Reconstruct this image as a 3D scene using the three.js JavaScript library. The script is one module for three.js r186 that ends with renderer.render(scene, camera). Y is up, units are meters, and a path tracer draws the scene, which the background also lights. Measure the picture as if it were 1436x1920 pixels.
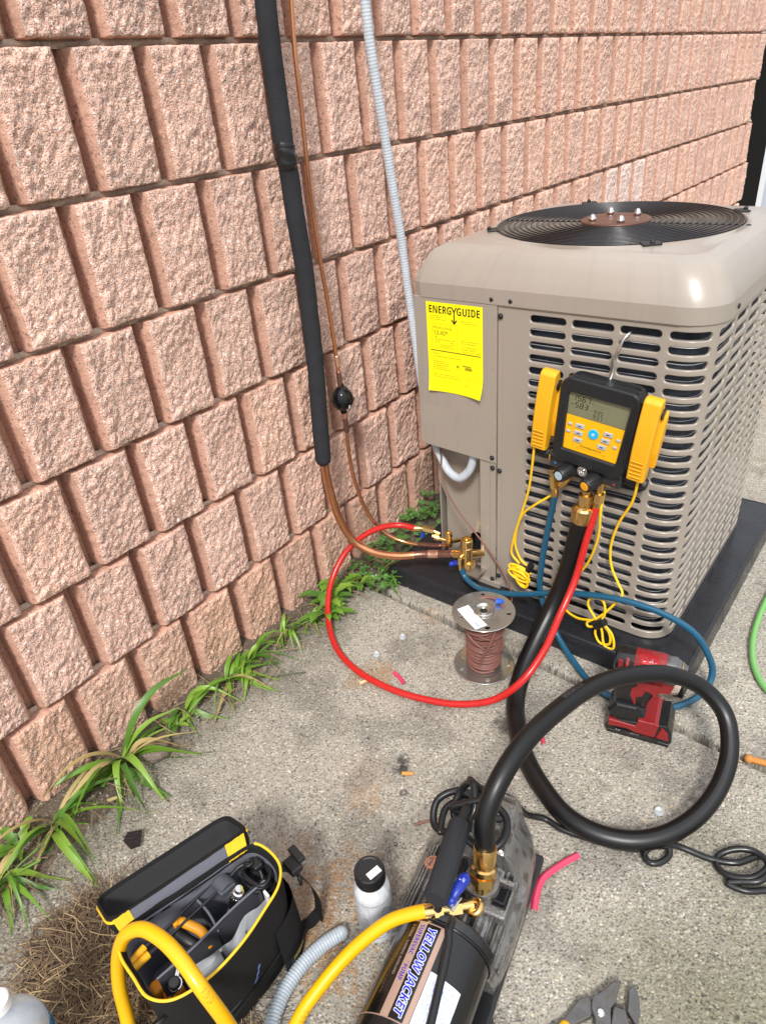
import * as THREE from 'three';
import { RoundedBoxGeometry } from 'three/addons/geometries/RoundedBoxGeometry.js';
import { mergeGeometries, mergeVertices, toCreasedNormals } from 'three/addons/utils/BufferGeometryUtils.js';

// ---------------------------------------------------------------- camera, sky, sun, exposure
const scene = new THREE.Scene();
const camera = new THREE.PerspectiveCamera(72.93, 765 / 1024, 0.02, 900);
{
  const yaw = 0.8608, pit = -0.5443, rol = -0.0945;
  const fw = new THREE.Vector3(Math.cos(pit) * Math.sin(yaw), Math.sin(pit), -Math.cos(pit) * Math.cos(yaw));
  const r = new THREE.Vector3(Math.cos(yaw), 0, Math.sin(yaw)), u = new THREE.Vector3().crossVectors(r, fw);
  const r2 = r.clone().multiplyScalar(Math.cos(rol)).addScaledVector(u, Math.sin(rol));
  const u2 = u.clone().multiplyScalar(Math.cos(rol)).addScaledVector(r, -Math.sin(rol));
  camera.position.set(-0.4671, 1.118, 1.0964);
  camera.quaternion.setFromRotationMatrix(new THREE.Matrix4().makeBasis(r2, u2, fw.clone().negate()));
}
const renderer = new THREE.WebGLRenderer({ antialias: true });
renderer.toneMapping = THREE.LinearToneMapping;
renderer.toneMappingExposure = 1.6;
renderer.shadowMap.enabled = true;
const SUN = new THREE.Vector3(-0.66, 1.0, 0.5).normalize();
const sun = new THREE.DirectionalLight(new THREE.Color(1, 0.965, 0.92), 2.25);
sun.position.copy(SUN).multiplyScalar(12); sun.target.position.set(0.6, 0.3, 0.4);
sun.castShadow = true; sun.shadow.radius = 18; sun.shadow.mapSize.set(2048, 2048);
Object.assign(sun.shadow.camera, { left: -4, right: 5, top: 4, bottom: -4, near: 1, far: 30 });
sun.name = 'sun'; scene.add(sun, sun.target);
{ // thin bright overcast, a soft brighter veil round the sun
  const w = 512, h = 256, d = new Float32Array(w * h * 4);
  for (let j = 0; j < h; j++) for (let i = 0; i < w; i++) {
    const el = ((j + 0.5) / h - 0.5) * Math.PI, az = ((i + 0.5) / w) * 2 * Math.PI;
    const dx = Math.cos(el) * Math.cos(az - Math.PI), dy = Math.sin(el), dz = Math.cos(el) * Math.sin(az - Math.PI);
    const c = dx * SUN.x + dy * SUN.y + dz * SUN.z, s = Math.max(0, dy);
    let L = 0.7 * (0.62 + 0.5 * s) + 0.5 * Math.exp((c - 1) * 5);
    L *= 1 + 0.07 * Math.sin(dx * 5 + dz * 3.1 + Math.sin(dz * 6)) * Math.sin(dz * 4.3 - dx * 2 + dy * 5);
    if (dy < 0) L = 0.3;
    const o = (j * w + i) * 4; d[o] = L * 0.97; d[o + 1] = L; d[o + 2] = L * 1.06; d[o + 3] = 1;
  }
  const t = new THREE.DataTexture(d, w, h, THREE.RGBAFormat, THREE.FloatType);
  t.mapping = THREE.EquirectangularReflectionMapping; t.magFilter = t.minFilter = THREE.LinearFilter; t.needsUpdate = true;
  scene.background = t; scene.environment = t;
}

// ---------------------------------------------------------------- helpers
let seed = 7;
const rnd = () => { seed = (seed + 0x6d2b79f5) | 0; let t = Math.imul(seed ^ (seed >>> 15), 1 | seed); t = (t + Math.imul(t ^ (t >>> 7), 61 | t)) ^ t; return ((t ^ (t >>> 14)) >>> 0) / 4294967296; };
const R = (a, b) => a + (b - a) * rnd();
const V = (x, y, z) => new THREE.Vector3(x, y, z), A = (p) => V(p[0], p[1], p[2]);
const clamp = (x, a, b) => Math.min(b, Math.max(a, x)), sm = (a, b, x) => { const t = clamp((x - a) / (b - a), 0, 1); return t * t * (3 - 2 * t); };
const hash = (x, y, z) => { let h = Math.imul(x | 0, 374761393) ^ Math.imul(y | 0, 668265263) ^ Math.imul(z | 0, 2147483647 - 91); h = Math.imul(h ^ (h >>> 13), 1274126177); return ((h ^ (h >>> 16)) >>> 0) / 4294967296; };
function noise(x, y, z = 0) {
  const X = Math.floor(x), Y = Math.floor(y), Z = Math.floor(z); let a = x - X, b = y - Y, c = z - Z;
  a = a * a * (3 - 2 * a); b = b * b * (3 - 2 * b); c = c * c * (3 - 2 * c);
  const l = (p, q, t) => p + (q - p) * t, h = (i, j, k) => hash(X + i, Y + j, Z + k);
  return l(l(l(h(0, 0, 0), h(1, 0, 0), a), l(h(0, 1, 0), h(1, 1, 0), a), b), l(l(h(0, 0, 1), h(1, 0, 1), a), l(h(0, 1, 1), h(1, 1, 1), a), b), c) * 2 - 1;
}
const fbm = (x, y, z, o = 4) => { let s = 0, a = 0.5; for (let i = 0; i < o; i++) { s += a * noise(x, y, z + i * 7.3); x *= 2.03; y *= 2.03; a *= 0.5; } return s; };
const names = {};
const numbered = (n) => { const k = (names[n] = (names[n] ?? -1) + 1); return k ? n + '_' + String(k).padStart(3, '0') : n; };
const origin = new Map();
function clean(g) {
  if (!g.attributes.normal) g.computeVertexNormals();
  const c = g.index ? g.toNonIndexed() : g.clone();
  for (const k of Object.keys(c.attributes)) if (!['position', 'normal', 'uv'].includes(k)) c.deleteAttribute(k);
  if (!c.attributes.uv) c.setAttribute('uv', new THREE.BufferAttribute(new Float32Array(c.attributes.position.count * 2), 2));
  return c;
}
const merged = (gs) => { gs = [gs].flat(); if (gs.length === 1) return gs[0]; return mergeGeometries(gs.map(clean)); };
function tag(o, label, category, group, kind) { if (label) o.userData.label = label; if (category) o.userData.category = category; if (group) o.userData.group = group; if (kind) o.userData.kind = kind; return o; }
// a thing: a Group at its base. world = true: its parts are given in world coordinates
function thing(name, label, category, pos, { turn = 0, group, world = true, quat } = {}) {
  const o = new THREE.Group(); o.name = numbered(name); o.position.set(...pos); o.rotation.y = turn; if (quat) o.quaternion.copy(quat);
  scene.add(o); tag(o, label, category, group); origin.set(o, world ? V(...pos) : V(0, 0, 0)); return o;
}
function part(parent, name, gs, m, label) {
  let g = merged(gs); const o = origin.get(parent) ?? V(0, 0, 0);
  if (o.lengthSq()) { g = g.clone(); g.translate(-o.x, -o.y, -o.z); }
  const mesh = new THREE.Mesh(g, m); mesh.name = name; mesh.castShadow = mesh.receiveShadow = true; parent.add(mesh); origin.set(mesh, o);
  if (label) mesh.userData.label = label; return mesh;
}
function single(name, gs, m, label, category, group, kind) {
  const g = merged(gs); g.computeBoundingBox(); const b = g.boundingBox, c = V((b.min.x + b.max.x) / 2, b.min.y, (b.min.z + b.max.z) / 2);
  const o = new THREE.Mesh(g.clone().translate(-c.x, -c.y, -c.z), m); o.position.copy(c); o.name = numbered(name); o.castShadow = o.receiveShadow = true; scene.add(o);
  return tag(o, label, category, group, kind);
}
const at = (g, x, y, z) => g.translate(x, y, z);
const box = (w, h, d, x = 0, y = 0, z = 0, r = 0) => at(r ? new RoundedBoxGeometry(w, h, d, 3, r) : new THREE.BoxGeometry(w, h, d), x, y, z);
function orient(g, a, b) { // +y of g runs from a to b, origin at a
  const d = b.clone().sub(a).normalize(); g.applyQuaternion(new THREE.Quaternion().setFromUnitVectors(V(0, 1, 0), d)); return g.translate(a.x, a.y, a.z);
}
const rod = (a, b, r1, r2 = r1, n = 14) => { const l = a.distanceTo(b); return orient(new THREE.CylinderGeometry(r2, r1, l, n).translate(0, l / 2, 0), a, b); };
const lathe = (pts, n = 32) => new THREE.LatheGeometry(pts.map(([x, y]) => new THREE.Vector2(x, y)), n);
const latheOn = (pts, a, b, n = 24) => toCreasedNormals(orient(lathe(pts, n), a, b), 0.6);
const ball = (r, x, y, z, n = 14) => new THREE.SphereGeometry(r, n, Math.round(n * 0.7)).translate(x, y, z);
// a grid of points: f(i/nu, j/nv) -> [x, y, z]; uv in the given scale
function sheet(nu, nv, f, uvf = (s, t) => [s, t], wrap = false) {
  const p = [], uv = [], ix = [];
  for (let j = 0; j <= nv; j++) for (let i = 0; i <= nu; i++) { p.push(...f(i / nu, j / nv)); uv.push(...uvf(i / nu, j / nv)); }
  for (let j = 0; j < nv; j++) for (let i = 0; i < nu; i++) { const a = j * (nu + 1) + i, b = a + 1, c = a + nu + 1, d = c + 1; ix.push(a, b, d, a, d, c); }
  const g = new THREE.BufferGeometry(); g.setAttribute('position', new THREE.Float32BufferAttribute(p, 3)); g.setAttribute('uv', new THREE.Float32BufferAttribute(uv, 2)); g.setIndex(ix); g.computeVertexNormals(); return g;
}
// a hose or cable: rf(length so far, angle) is its radius
function hose(pts, r, { n = 0, m = 12, rf, caps = true, closed = false, flat = 1 } = {}) {
  const c = new THREE.CatmullRomCurve3(pts.map((p) => (Array.isArray(p) ? A(p) : p)), closed, 'centripetal'), L = c.getLength();
  c.arcLengthDivisions = 600; n = n || Math.max(8, Math.round(L / Math.max(0.006, r * 0.8)));
  const fr = c.computeFrenetFrames(n, closed), p = [], uv = [], ix = [];
  for (let i = 0; i <= n; i++) {
    const o = c.getPointAt(i / n), N = fr.normals[i], B = fr.binormals[i];
    for (let j = 0; j <= m; j++) {
      const a = (j / m) * 2 * Math.PI, q = rf ? rf((i / n) * L, a) : r;
      p.push(o.x + q * (Math.cos(a) * N.x + Math.sin(a) * B.x * flat), o.y + q * (Math.cos(a) * N.y + Math.sin(a) * B.y * flat), o.z + q * (Math.cos(a) * N.z + Math.sin(a) * B.z * flat));
      uv.push((i / n) * L, j / m);
    }
  }
  for (let i = 0; i < n; i++) for (let j = 0; j < m; j++) { const a = i * (m + 1) + j, b = a + m + 1; ix.push(a, a + 1, b, a + 1, b + 1, b); }
  const g = new THREE.BufferGeometry(); g.setAttribute('position', new THREE.Float32BufferAttribute(p, 3)); g.setAttribute('uv', new THREE.Float32BufferAttribute(uv, 2)); g.setIndex(ix); g.computeVertexNormals();
  if (!caps || closed) return g;
  const s = [0, n].map((i) => { const o = c.getPointAt(i / n); return new THREE.SphereGeometry(r * 0.995, m, 6).scale(1, 1, 1).translate(o.x, o.y, o.z); });
  return mergeGeometries([g, ...s].map(clean));
}
const canvas = (w, h, f) => { const c = document.createElement('canvas'); c.width = w; c.height = h; const x = c.getContext('2d'); f(x, w, h); const t = new THREE.CanvasTexture(c); t.colorSpace = THREE.SRGBColorSpace; t.magFilter = THREE.LinearFilter; t.anisotropy = 8; return t; };
function data(w, h, f, srgb) { // f(x, y) -> [r, g, b] 0..1
  const d = new Uint8Array(w * h * 4);
  for (let y = 0; y < h; y++) for (let x = 0; x < w; x++) { const c = f(x, y), o = (y * w + x) * 4; d[o] = clamp(c[0], 0, 1) * 255; d[o + 1] = clamp(c[1], 0, 1) * 255; d[o + 2] = clamp(c[2], 0, 1) * 255; d[o + 3] = 255; }
  return tex(d, w, h, srgb);
}
function tex(d, w, h, srgb) { const t = new THREE.DataTexture(d, w, h); t.wrapS = t.wrapT = THREE.RepeatWrapping; t.magFilter = THREE.LinearFilter; t.minFilter = THREE.LinearMipmapLinearFilter; t.generateMipmaps = true; if (srgb) t.colorSpace = THREE.SRGBColorSpace; t.anisotropy = 8; t.needsUpdate = true; return t; }
const mat = (name, c, rough = 0.6, o = {}) => { const m = new THREE.MeshPhysicalMaterial({ roughness: rough, side: THREE.DoubleSide, ...o }); if (Array.isArray(c)) m.color.setRGB(...c); else m.color.set(c); m.name = name; return m; };
// grime that is not smooth: a tileable-looking roughness/colour mottling shared by many paints
const mottle = data(256, 256, (x, y) => { const p = (Math.sin(x / 256 * 6.283) , 0); const n = 0.5 + 0.5 * fbm(x * 0.05, y * 0.05, 3, 5); return [0.86 + 0.14 * n, 0.86 + 0.14 * n, 0.85 + 0.14 * n]; }, false);
const scuff = data(512, 512, (x, y) => { const n = fbm(x * 0.02, y * 0.02, 9, 5), s = fbm(x * 0.2, y * 0.02, 5, 3); const k = 0.55 + 0.35 * n + 0.2 * s; return [k, k, k]; }, false);
scuff.repeat.set(3, 3);
// ---------------------------------------------------------------- surfaces
// broken concrete aggregate: pebbles scattered one by one into a colour and a height map
function aggregate(w, h, mmPerPx, count, base, palette, extra) {
  const col = new Uint8Array(w * h * 4), hgt = new Float32Array(w * h);
  const f = new Float32Array(w * h * 3);
  for (let y = 0; y < h; y++) for (let x = 0; x < w; x++) {
    const i = y * w + x, n = fbm(x * mmPerPx * 0.012, y * mmPerPx * 0.012, 1, 4), q = hash(x, y, 5) - 0.5, g = noise(x * 0.45, y * 0.45, 2);
    const k = 1 + 0.2 * n + 0.3 * q + 0.14 * g; hgt[i] = 0.3 + 0.16 * g + 0.2 * q + 0.1 * n;
    for (let c = 0; c < 3; c++) f[i * 3 + c] = base[c] * k;
  }
  for (let s = 0; s < count; s++) {
    const big = rnd(), r = (big > 0.994 ? R(2.6, 4.6) : big > 0.62 ? R(1.5, 2.6) : R(0.85, 1.55)) / mmPerPx, cx = rnd() * w, cy = rnd() * h, a = rnd() * 3.14, e = R(0.55, 1), p = palette[Math.floor(rnd() * palette.length)], v = R(0.75, 1.2), ca = Math.cos(a), sa = Math.sin(a), b = Math.ceil(r) + 1, op = R(0.6, 1);
    for (let y = Math.floor(cy - b); y <= cy + b; y++) for (let x = Math.floor(cx - b); x <= cx + b; x++) {
      const dx = x - cx, dy = y - cy, u = (dx * ca + dy * sa) / r, t = (-dx * sa + dy * ca) / (r * e), q = u * u + t * t;
      if (q > 1) continue; const i = ((y % h + h) % h) * w + ((x % w + w) % w), k = op * sm(1, 0.6, q);
      for (let c = 0; c < 3; c++) f[i * 3 + c] += (p[c] * v - f[i * 3 + c]) * k; hgt[i] += (0.72 - hgt[i]) * k * 0.7 * (1 - 0.5 * q);
    }
  }
  const bm = new Uint8Array(w * h * 4);
  for (let y = 0; y < h; y++) for (let x = 0; x < w; x++) {
    const i = y * w + x; const c = [f[i * 3], f[i * 3 + 1], f[i * 3 + 2]]; if (extra) extra(x, y, c, i, hgt);
    for (let k = 0; k < 3; k++) { const l = clamp(c[k], 0, 1); col[i * 4 + k] = 255 * (l <= 0.0031308 ? l * 12.92 : 1.055 * Math.pow(l, 1 / 2.4) - 0.055); }
    col[i * 4 + 3] = 255; const b = clamp(hgt[i], 0, 1) * 255; bm[i * 4] = bm[i * 4 + 1] = bm[i * 4 + 2] = b; bm[i * 4 + 3] = 255;
  }
  return [tex(col, w, h, true), tex(bm, w, h, false)];
}
// the slab round the tools: 2.4 m by 1.4 m on one map, with its rust marks and damp edges where they lie, near-side shade painted in
const GX = -0.6, GZ = -0.1, GW = 2.4, GH = 1.4;
const rust = [[0.37, 0.31, 0.035, 0.8], [-0.1, 0.56, 0.06, 0.75], [-0.14, 0.62, 0.05, 0.8], [-0.02, 0.56, 0.04, 0.55], [0.1, 0.5, 0.03, 0.45], [-0.14, 0.72, 0.04, 0.6], [0.14, 0.46, 0.05, 0.25], [-0.05, 0.47, 0.04, 0.4], [0.33, 0.28, 0.02, 0.6], [0.6, 0.3, 0.03, 0.5]];
const soot = [[0.2, 0.515, 0.014, 0.9], [0.215, 0.5, 0.012, 0.8], [0.41, 0.62, 0.03, 0.75], [0.19, 0.5, 0.03, 0.3], [0.45, 0.95, 0.05, 0.35]];
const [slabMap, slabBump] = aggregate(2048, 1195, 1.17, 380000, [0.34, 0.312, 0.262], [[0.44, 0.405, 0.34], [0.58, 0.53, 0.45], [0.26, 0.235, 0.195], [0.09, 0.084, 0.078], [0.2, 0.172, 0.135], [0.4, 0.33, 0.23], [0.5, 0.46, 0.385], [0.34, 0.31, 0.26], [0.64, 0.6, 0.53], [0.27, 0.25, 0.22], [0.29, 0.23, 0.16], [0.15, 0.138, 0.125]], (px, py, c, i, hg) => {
  const x = GX + (px / 2048) * GW, z = GZ + (py / 1195) * GH;
  for (const [X, Z, r, k] of rust) { const d = Math.hypot(x - X, z - Z) / r; if (d < 1.6) { const m = k * sm(1.25, 0.55, d + 1.5 * fbm(x * 60, z * 60, 4) + 0.9 * fbm(x * 260, z * 260, 2, 2)) * (0.25 + 0.75 * sm(0.2, 0.8, hash(px >> 1, py >> 1, 8))); c[0] += (0.34 - c[0]) * m * 0.8; c[1] += (0.165 - c[1]) * m * 0.85; c[2] += (0.06 - c[2]) * m * 0.9; } }
  for (const [X, Z, r, k] of soot) { const d = Math.hypot(x - X, z - Z) / r; if (d < 1.6) { const m = k * sm(1.3, 0.3, d + 0.9 * fbm(x * 90, z * 90, 6)); for (let q = 0; q < 3; q++) c[q] *= 1 - 0.85 * m; } }
  const damp = 0.42 * sm(0.2, 0.03, z - 0.03 + 0.08 * fbm(x * 9, z * 9, 2) + (x < -0.1 ? -0.05 : 0)), nearShade = 0.95 * sm(0.86, 1.12, z + x * 0.25 * -1 + 0.14 * fbm(x * 8, z * 8, 5));  // second term: soft shade on the near side, painted into the concrete colour
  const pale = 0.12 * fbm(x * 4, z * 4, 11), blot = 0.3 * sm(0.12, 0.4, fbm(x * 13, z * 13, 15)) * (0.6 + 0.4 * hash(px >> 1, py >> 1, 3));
  c[0] *= (1 - damp) * (1 - 0.44 * nearShade) * (1 + pale) * (1 - blot); c[1] *= (1 - damp) * (1 - 0.42 * nearShade) * (1 + pale) * (1 - blot); c[2] *= (1 - damp * 1.1) * (1 - 0.52 * nearShade) * (1 + pale) * (1 - blot);
});
const M = {};
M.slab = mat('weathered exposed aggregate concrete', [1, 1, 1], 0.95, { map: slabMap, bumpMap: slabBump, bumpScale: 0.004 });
const [splitMap, splitBump] = aggregate(1024, 1024, 0.5, 60000, [0.74, 0.485, 0.385], [[0.78, 0.525, 0.425], [0.83, 0.58, 0.48], [0.68, 0.43, 0.33], [0.66, 0.56, 0.5], [0.8, 0.7, 0.64], [0.46, 0.27, 0.205], [0.74, 0.47, 0.365], [0.74, 0.48, 0.37], [0.27, 0.18, 0.15], [0.68, 0.42, 0.31]]);
M.split = [[1, 0.97, 0.95], [1.05, 1.0, 0.95], [0.95, 0.93, 0.92], [1.04, 1.02, 1.01]].map((c, i) => mat('pink split face concrete ' + i, c, 0.95, { map: splitMap, bumpMap: splitBump, bumpScale: 0.0028 }));
const [castMap, castBump] = aggregate(512, 512, 0.7, 9000, [0.54, 0.31, 0.225], [[0.56, 0.325, 0.24], [0.51, 0.29, 0.21], [0.53, 0.305, 0.225], [0.58, 0.34, 0.25], [0.3, 0.165, 0.12]]);
M.cast = mat('smooth cast flank', [1, 1, 1], 0.95, { map: castMap, bumpMap: castBump, bumpScale: 0.0012 });
M.dirty = M.split.map((m) => { const d = m.clone(); d.name = 'splash stained ' + m.name; d.color.multiply(new THREE.Color().setRGB(0.86, 0.83, 0.78)); return [d, M.cast]; });
M.salted = [mat('salt stained split concrete', [1.08, 1.22, 1.32], 0.95, { map: splitMap, bumpMap: splitBump, bumpScale: 0.0028 }), M.cast];
M.pair = M.split.map((m) => [m, M.cast]);
M.core = mat('red cast concrete in the grooves', [0.95, 0.93, 0.9], 0.95, { map: castMap, bumpMap: castBump, bumpScale: 0.0012 });
const [mortarMap, mortarBump] = aggregate(256, 256, 0.8, 2500, [0.42, 0.35, 0.29], [[0.46, 0.39, 0.33], [0.3, 0.24, 0.2], [0.52, 0.45, 0.39]]);
M.mortar = mat('grey mortar', [1.15, 1.08, 1.0], 0.95, { map: mortarMap, bumpMap: mortarBump, bumpScale: 0.001 });
const [soilMap, soilBump] = aggregate(1024, 512, 1.0, 30000, [0.1, 0.075, 0.052], [[0.13, 0.1, 0.07], [0.2, 0.16, 0.12], [0.05, 0.04, 0.03], [0.3, 0.27, 0.23], [0.16, 0.11, 0.07]]);
M.soil = mat('crumbly brown soil', [1, 1, 1], 1, { map: soilMap, bumpMap: soilBump, bumpScale: 0.003 });
M.ground = mat('dull asphalt', [0.07, 0.068, 0.064], 0.95);

// ---------------------------------------------------------------- ground, slabs, soil
{
  const g = new THREE.Mesh(new THREE.PlaneGeometry(900, 900, 1, 1).rotateX(-Math.PI / 2).translate(0, -0.075, 0), M.ground); g.name = 'ground'; g.receiveShadow = true; tag(g, null, null, null, 'structure'); scene.add(g);
  // joint between the two slabs: x = 0.623 - 0.045 z
  const jx = (z) => 0.625 - 0.046 * z;
  const uvw = (x, z) => [(x - GX) / GW, (z - GZ) / GH];
  const slab = (name, x0f, x1f, z0, z1, nu, nv) => {
    const f = (s, t) => {
      const z = z0 + (z1 - z0) * t; let a = x0f(z), b = x1f(z); const near = 0.012; let u = s; // dense rows at the joint edge
      const x = a + (b - a) * u, e = Math.min(Math.abs(x - a), Math.abs(x - b));
      let y = 0.0016 * fbm(x * 7, z * 7, 3);
      return [x, y, z];
    };
    const g1 = sheet(nu, nv, f, (s, t) => { const p = f(s, t); return uvw(p[0], p[2]); });
    return g1;
  };
  const lip = (side) => { // broken rounded edge of a slab along the joint, running down into it
    const o = side < 0 ? -0.006 : 0.006;
    const prof = [[0, 0], [0.35, -0.0006], [0.7, -0.003], [1, -0.009], [1.02, -0.03], [1.02, -0.07]];
    return sheet(prof.length - 1, 320, (s, t) => {
      const z = -0.1 + 3.6 * t, k = prof[Math.round(s * (prof.length - 1))], ch = 0.5 + 1.1 * Math.max(0, fbm(z * 24, side * 3, 2)), x = jx(z) + o * 2.4 - o * 1.9 * k[0] * ch - (k[0] === 0 ? 0 : 0);
      return [x, k[1] + (k[0] === 0 ? 0.0016 * fbm((jx(z) + o * 2.4) * 7, z * 7, 3) : 0), z];
    }, (s, t) => uvw(jx(-0.1 + 3.6 * t) + side * 0.01 * (1 - s), -0.1 + 3.6 * t));
  };
  const mk = (name, gs) => { const o = new THREE.Mesh(merged(gs), M.slab); o.name = name; o.receiveShadow = true; tag(o, null, null, null, 'structure'); scene.add(o); };
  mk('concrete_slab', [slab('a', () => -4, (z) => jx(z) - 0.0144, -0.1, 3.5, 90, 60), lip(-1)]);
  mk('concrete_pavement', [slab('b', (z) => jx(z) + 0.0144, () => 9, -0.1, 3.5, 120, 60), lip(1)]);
  mk('joint_fill', [box(0.05, 0.04, 3.6, 0.55, -0.042, 1.7)]); scene.children.at(-1).material = M.soil; scene.children.at(-1).rotation.y = 0; 
  // soil that has gathered along the foot of the wall; its ragged edge runs out over the concrete
  const edge = (x) => 0.062 + 0.075 * sm(0.0, -0.32, x) + 0.05 * sm(0.5, 0.72, x) + 0.03 * fbm(x * 6, 2, 4) + 0.02 * fbm(x * 30, 3, 4);
  const soilG = sheet(260, 26, (s, t) => { const x = -1.2 + 2.5 * s, e = edge(x), z = -0.03 + (e + 0.05) * t, k = (z + 0.03) / (e + 0.03); return [x, 0.02 * (1 - k) + 0.007 * fbm(x * 26, z * 26, 8) + 0.004 * fbm(x * 90, z * 90, 1) - 0.012 * sm(0.75, 1.1, k), z]; }, (s, t) => [s * 2.5, t * 0.25]);
  const so = new THREE.Mesh(soilG, M.soil); so.name = 'soil'; so.receiveShadow = true; tag(so, null, null, null, 'structure'); scene.add(so);
}

// ---------------------------------------------------------------- the block wall
{
  const P = 0.1345, H = 0.2032, GAP = 0.0085, X0 = -0.85, X1 = 4.29;
  const wall = thing('block_wall', 'tall pink split face concrete block wall behind the condenser and tools', 'wall', [X0, 0, 0]);
  const nu = 26, nv = 38;
  const variants = [];
  const us = []; // cross profile: smooth cast flank, then the rough face
  const flank = [[-0.0612, -0.04], [-0.0602, -0.03], [-0.0578, -0.018], [-0.0542, -0.007], [-0.0512, -0.0016]];
  for (const p of flank) us.push(p); for (let i = 1; i < nu; i++) us.push([-0.0492 + 0.0984 * (i / nu), 0]); for (const p of [...flank].reverse()) us.push([-p[0], p[1]]);
  const cum = [0]; for (let i = 1; i < us.length; i++) cum.push(cum[i - 1] + Math.hypot(us[i][0] - us[i - 1][0], us[i][1] - us[i - 1][1]));
  for (let v = 0; v < 10; v++) {
    const hgt = H - GAP, vs = [[0, -0.04], [0.0003, -0.012], [0.0012, -0.002], [0.004, -0.0004]], vv = [...vs]; for (let j = 1; j < nv; j++) vv.push([0.004 + (hgt - 0.008) * (j / nv), 0]); for (const p of [...vs].reverse()) vv.push([hgt - p[0], p[1]]);
    const n = us.length - 1, m = vv.length - 1, tilt = R(-0.03, 0.03), tilt2 = R(-0.02, 0.02);
    const g = sheet(n, m, (s, t) => {
      const [u, zu] = us[Math.round(s * n)], [y, zv] = vv[Math.round(t * m)], face = sm(-0.0515, -0.0455 + 0.006 * fbm(y * 40, v, 2), u) * sm(0.052, 0.0485, u) * sm(-0.001, 0.006, y) * sm(hgt + 0.001, hgt - 0.006, y);
      const big = fbm(u * 22 + v * 9, y * 18, v, 3), mid = fbm(u * 70, y * 70, v + 20, 3), fine = fbm(u * 210, y * 210, v + 40, 2);
      let d = 0.006 * big + 0.006 * Math.abs(mid) - 0.001 + 0.0052 * fine + tilt * u + tilt2 * (y - 0.1);
      const jag = zu > -0.02 ? 0.0022 * fbm(y * 90, u > 0 ? 5 : 9, v) : 0, jy = zv > -0.02 ? 0.0016 * fbm(u * 90, y > 0.1 ? 3 : 7, v) : 0;
      return [u + (Math.abs(u) > 0.04 ? jag : 0), y + (y < 0.01 || y > hgt - 0.01 ? jy : 0), Math.min(zu, zv) + d * face];
    }, (s, t) => [cum[Math.round(s * n)] / 0.512 + v * 0.37, vv[Math.round(t * m)][0] / 0.512 + v * 0.61]);
    const ixs = [...g.index.array], A0 = [], B0 = []; for (let q = 0; q < ixs.length; q += 6) { const cell = q / 6, i = cell % n, j = Math.floor(cell / n); (i < 4 || i >= n - 4 || j < 2 || j >= m - 2 ? B0 : A0).push(...ixs.slice(q, q + 6)); }
    g.setIndex([...A0, ...B0]); g.addGroup(0, A0.length, 0); g.addGroup(A0.length, B0.length, 1);
    variants.push(g);
  }
  const shift = [0, 0.003, -0.006, 0.005, 0, 0, 0.002, 0, 0];
  const core = part(wall, 'wall_core', [box(X1 - X0, 9 * H, 0.22, (X0 + X1) / 2, 4.5 * H, -0.0385 - 0.11)], M.core);
  { // metres as uv on the core
    const p = core.geometry.attributes.position, uv = core.geometry.attributes.uv; for (let i = 0; i < p.count; i++) uv.setXY(i, p.getX(i) / 0.36, p.getY(i) / 0.36);
  }
  for (let r = 0; r < 9; r++) part(wall, 'mortar_joint', [sheet(400, 4, (s, t) => { const x = X0 + (X1 - X0) * s, a = (t - 0.5); return [x, r * H + H - GAP / 2 + a * 0.013, -0.0195 + 0.004 * fbm(x * 40, t * 2, r) - 0.004 * a * a * 4]; }, (s, t) => [s * 25, t * 0.08])], M.mortar);
  const far = [];
  for (let r = 0; r < 9; r++) for (let k = -12; k < 60; k++) {
    const x = P * (k - 0.5 * (5 - r)) + shift[r] + R(-0.0012, 0.0012); if (x < X0 + 0.06 || x > X1 - 0.055) continue;
    const v = Math.floor(rnd() * 10), flip = 1, y = r * H + R(-0.0007, 0.0007), z = R(-0.002, 0.002);
    if (r > 6) { far.push(variants[v].clone().translate(x, y, z)); continue; }
    const pick = Math.floor(rnd() * 4), b = new THREE.Mesh(variants[v], r === 3 && x > 2.25 && x < 2.6 ? M.salted : r === 0 ? M.dirty[pick] : M.pair[pick]); b.name = "block"; b.position.set(x - X0, y, z); b.castShadow = b.receiveShadow = true; wall.add(b);
  }
  const up = part(wall, 'upper_blocks', far, M.split[0]); up.userData.kind = 'stuff';
}
// ---------------------------------------------------------------- materials for the made things
const grime = data(512, 512, (x, y) => { const n = 0.5 + 0.5 * fbm(x * 0.012, y * 0.012, 21, 5), s = Math.max(0, fbm(x * 0.09, y * 0.007, 4, 3)), k = 0.93 + 0.09 * n - 0.08 * s; return [k, k * 0.995, k * 0.985]; }, false); grime.repeat.set(2, 2);
const dusty = data(512, 128, (x, y) => { const n = 0.5 + 0.5 * fbm(x * 0.03, y * 0.06, 31, 5), s = Math.max(0, fbm(x * 0.3, y * 0.15, 33, 3)), k = 0.78 + 0.22 * n - 0.25 * s; return [k, k, k]; }, false); dusty.repeat.set(4, 1);
M.taupe = mat('taupe enamel', [0.335, 0.293, 0.247], 0.4, { map: grime, clearcoat: 0.25, clearcoatRoughness: 0.3, roughnessMap: scuff });
M.cap = mat('glossy taupe enamel', [0.35, 0.305, 0.26], 0.36, { map: grime, clearcoat: 0.4, clearcoatRoughness: 0.2, roughnessMap: mottle });
M.blackPl = mat('black plastic', [0.011, 0.011, 0.012], 0.5, { roughnessMap: mottle });
M.blackGloss = mat('glossy black wire', [0.012, 0.012, 0.014], 0.28);
M.rubber = mat('black rubber', [0.012, 0.012, 0.013], 0.6, { roughnessMap: scuff, map: dusty });
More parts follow.
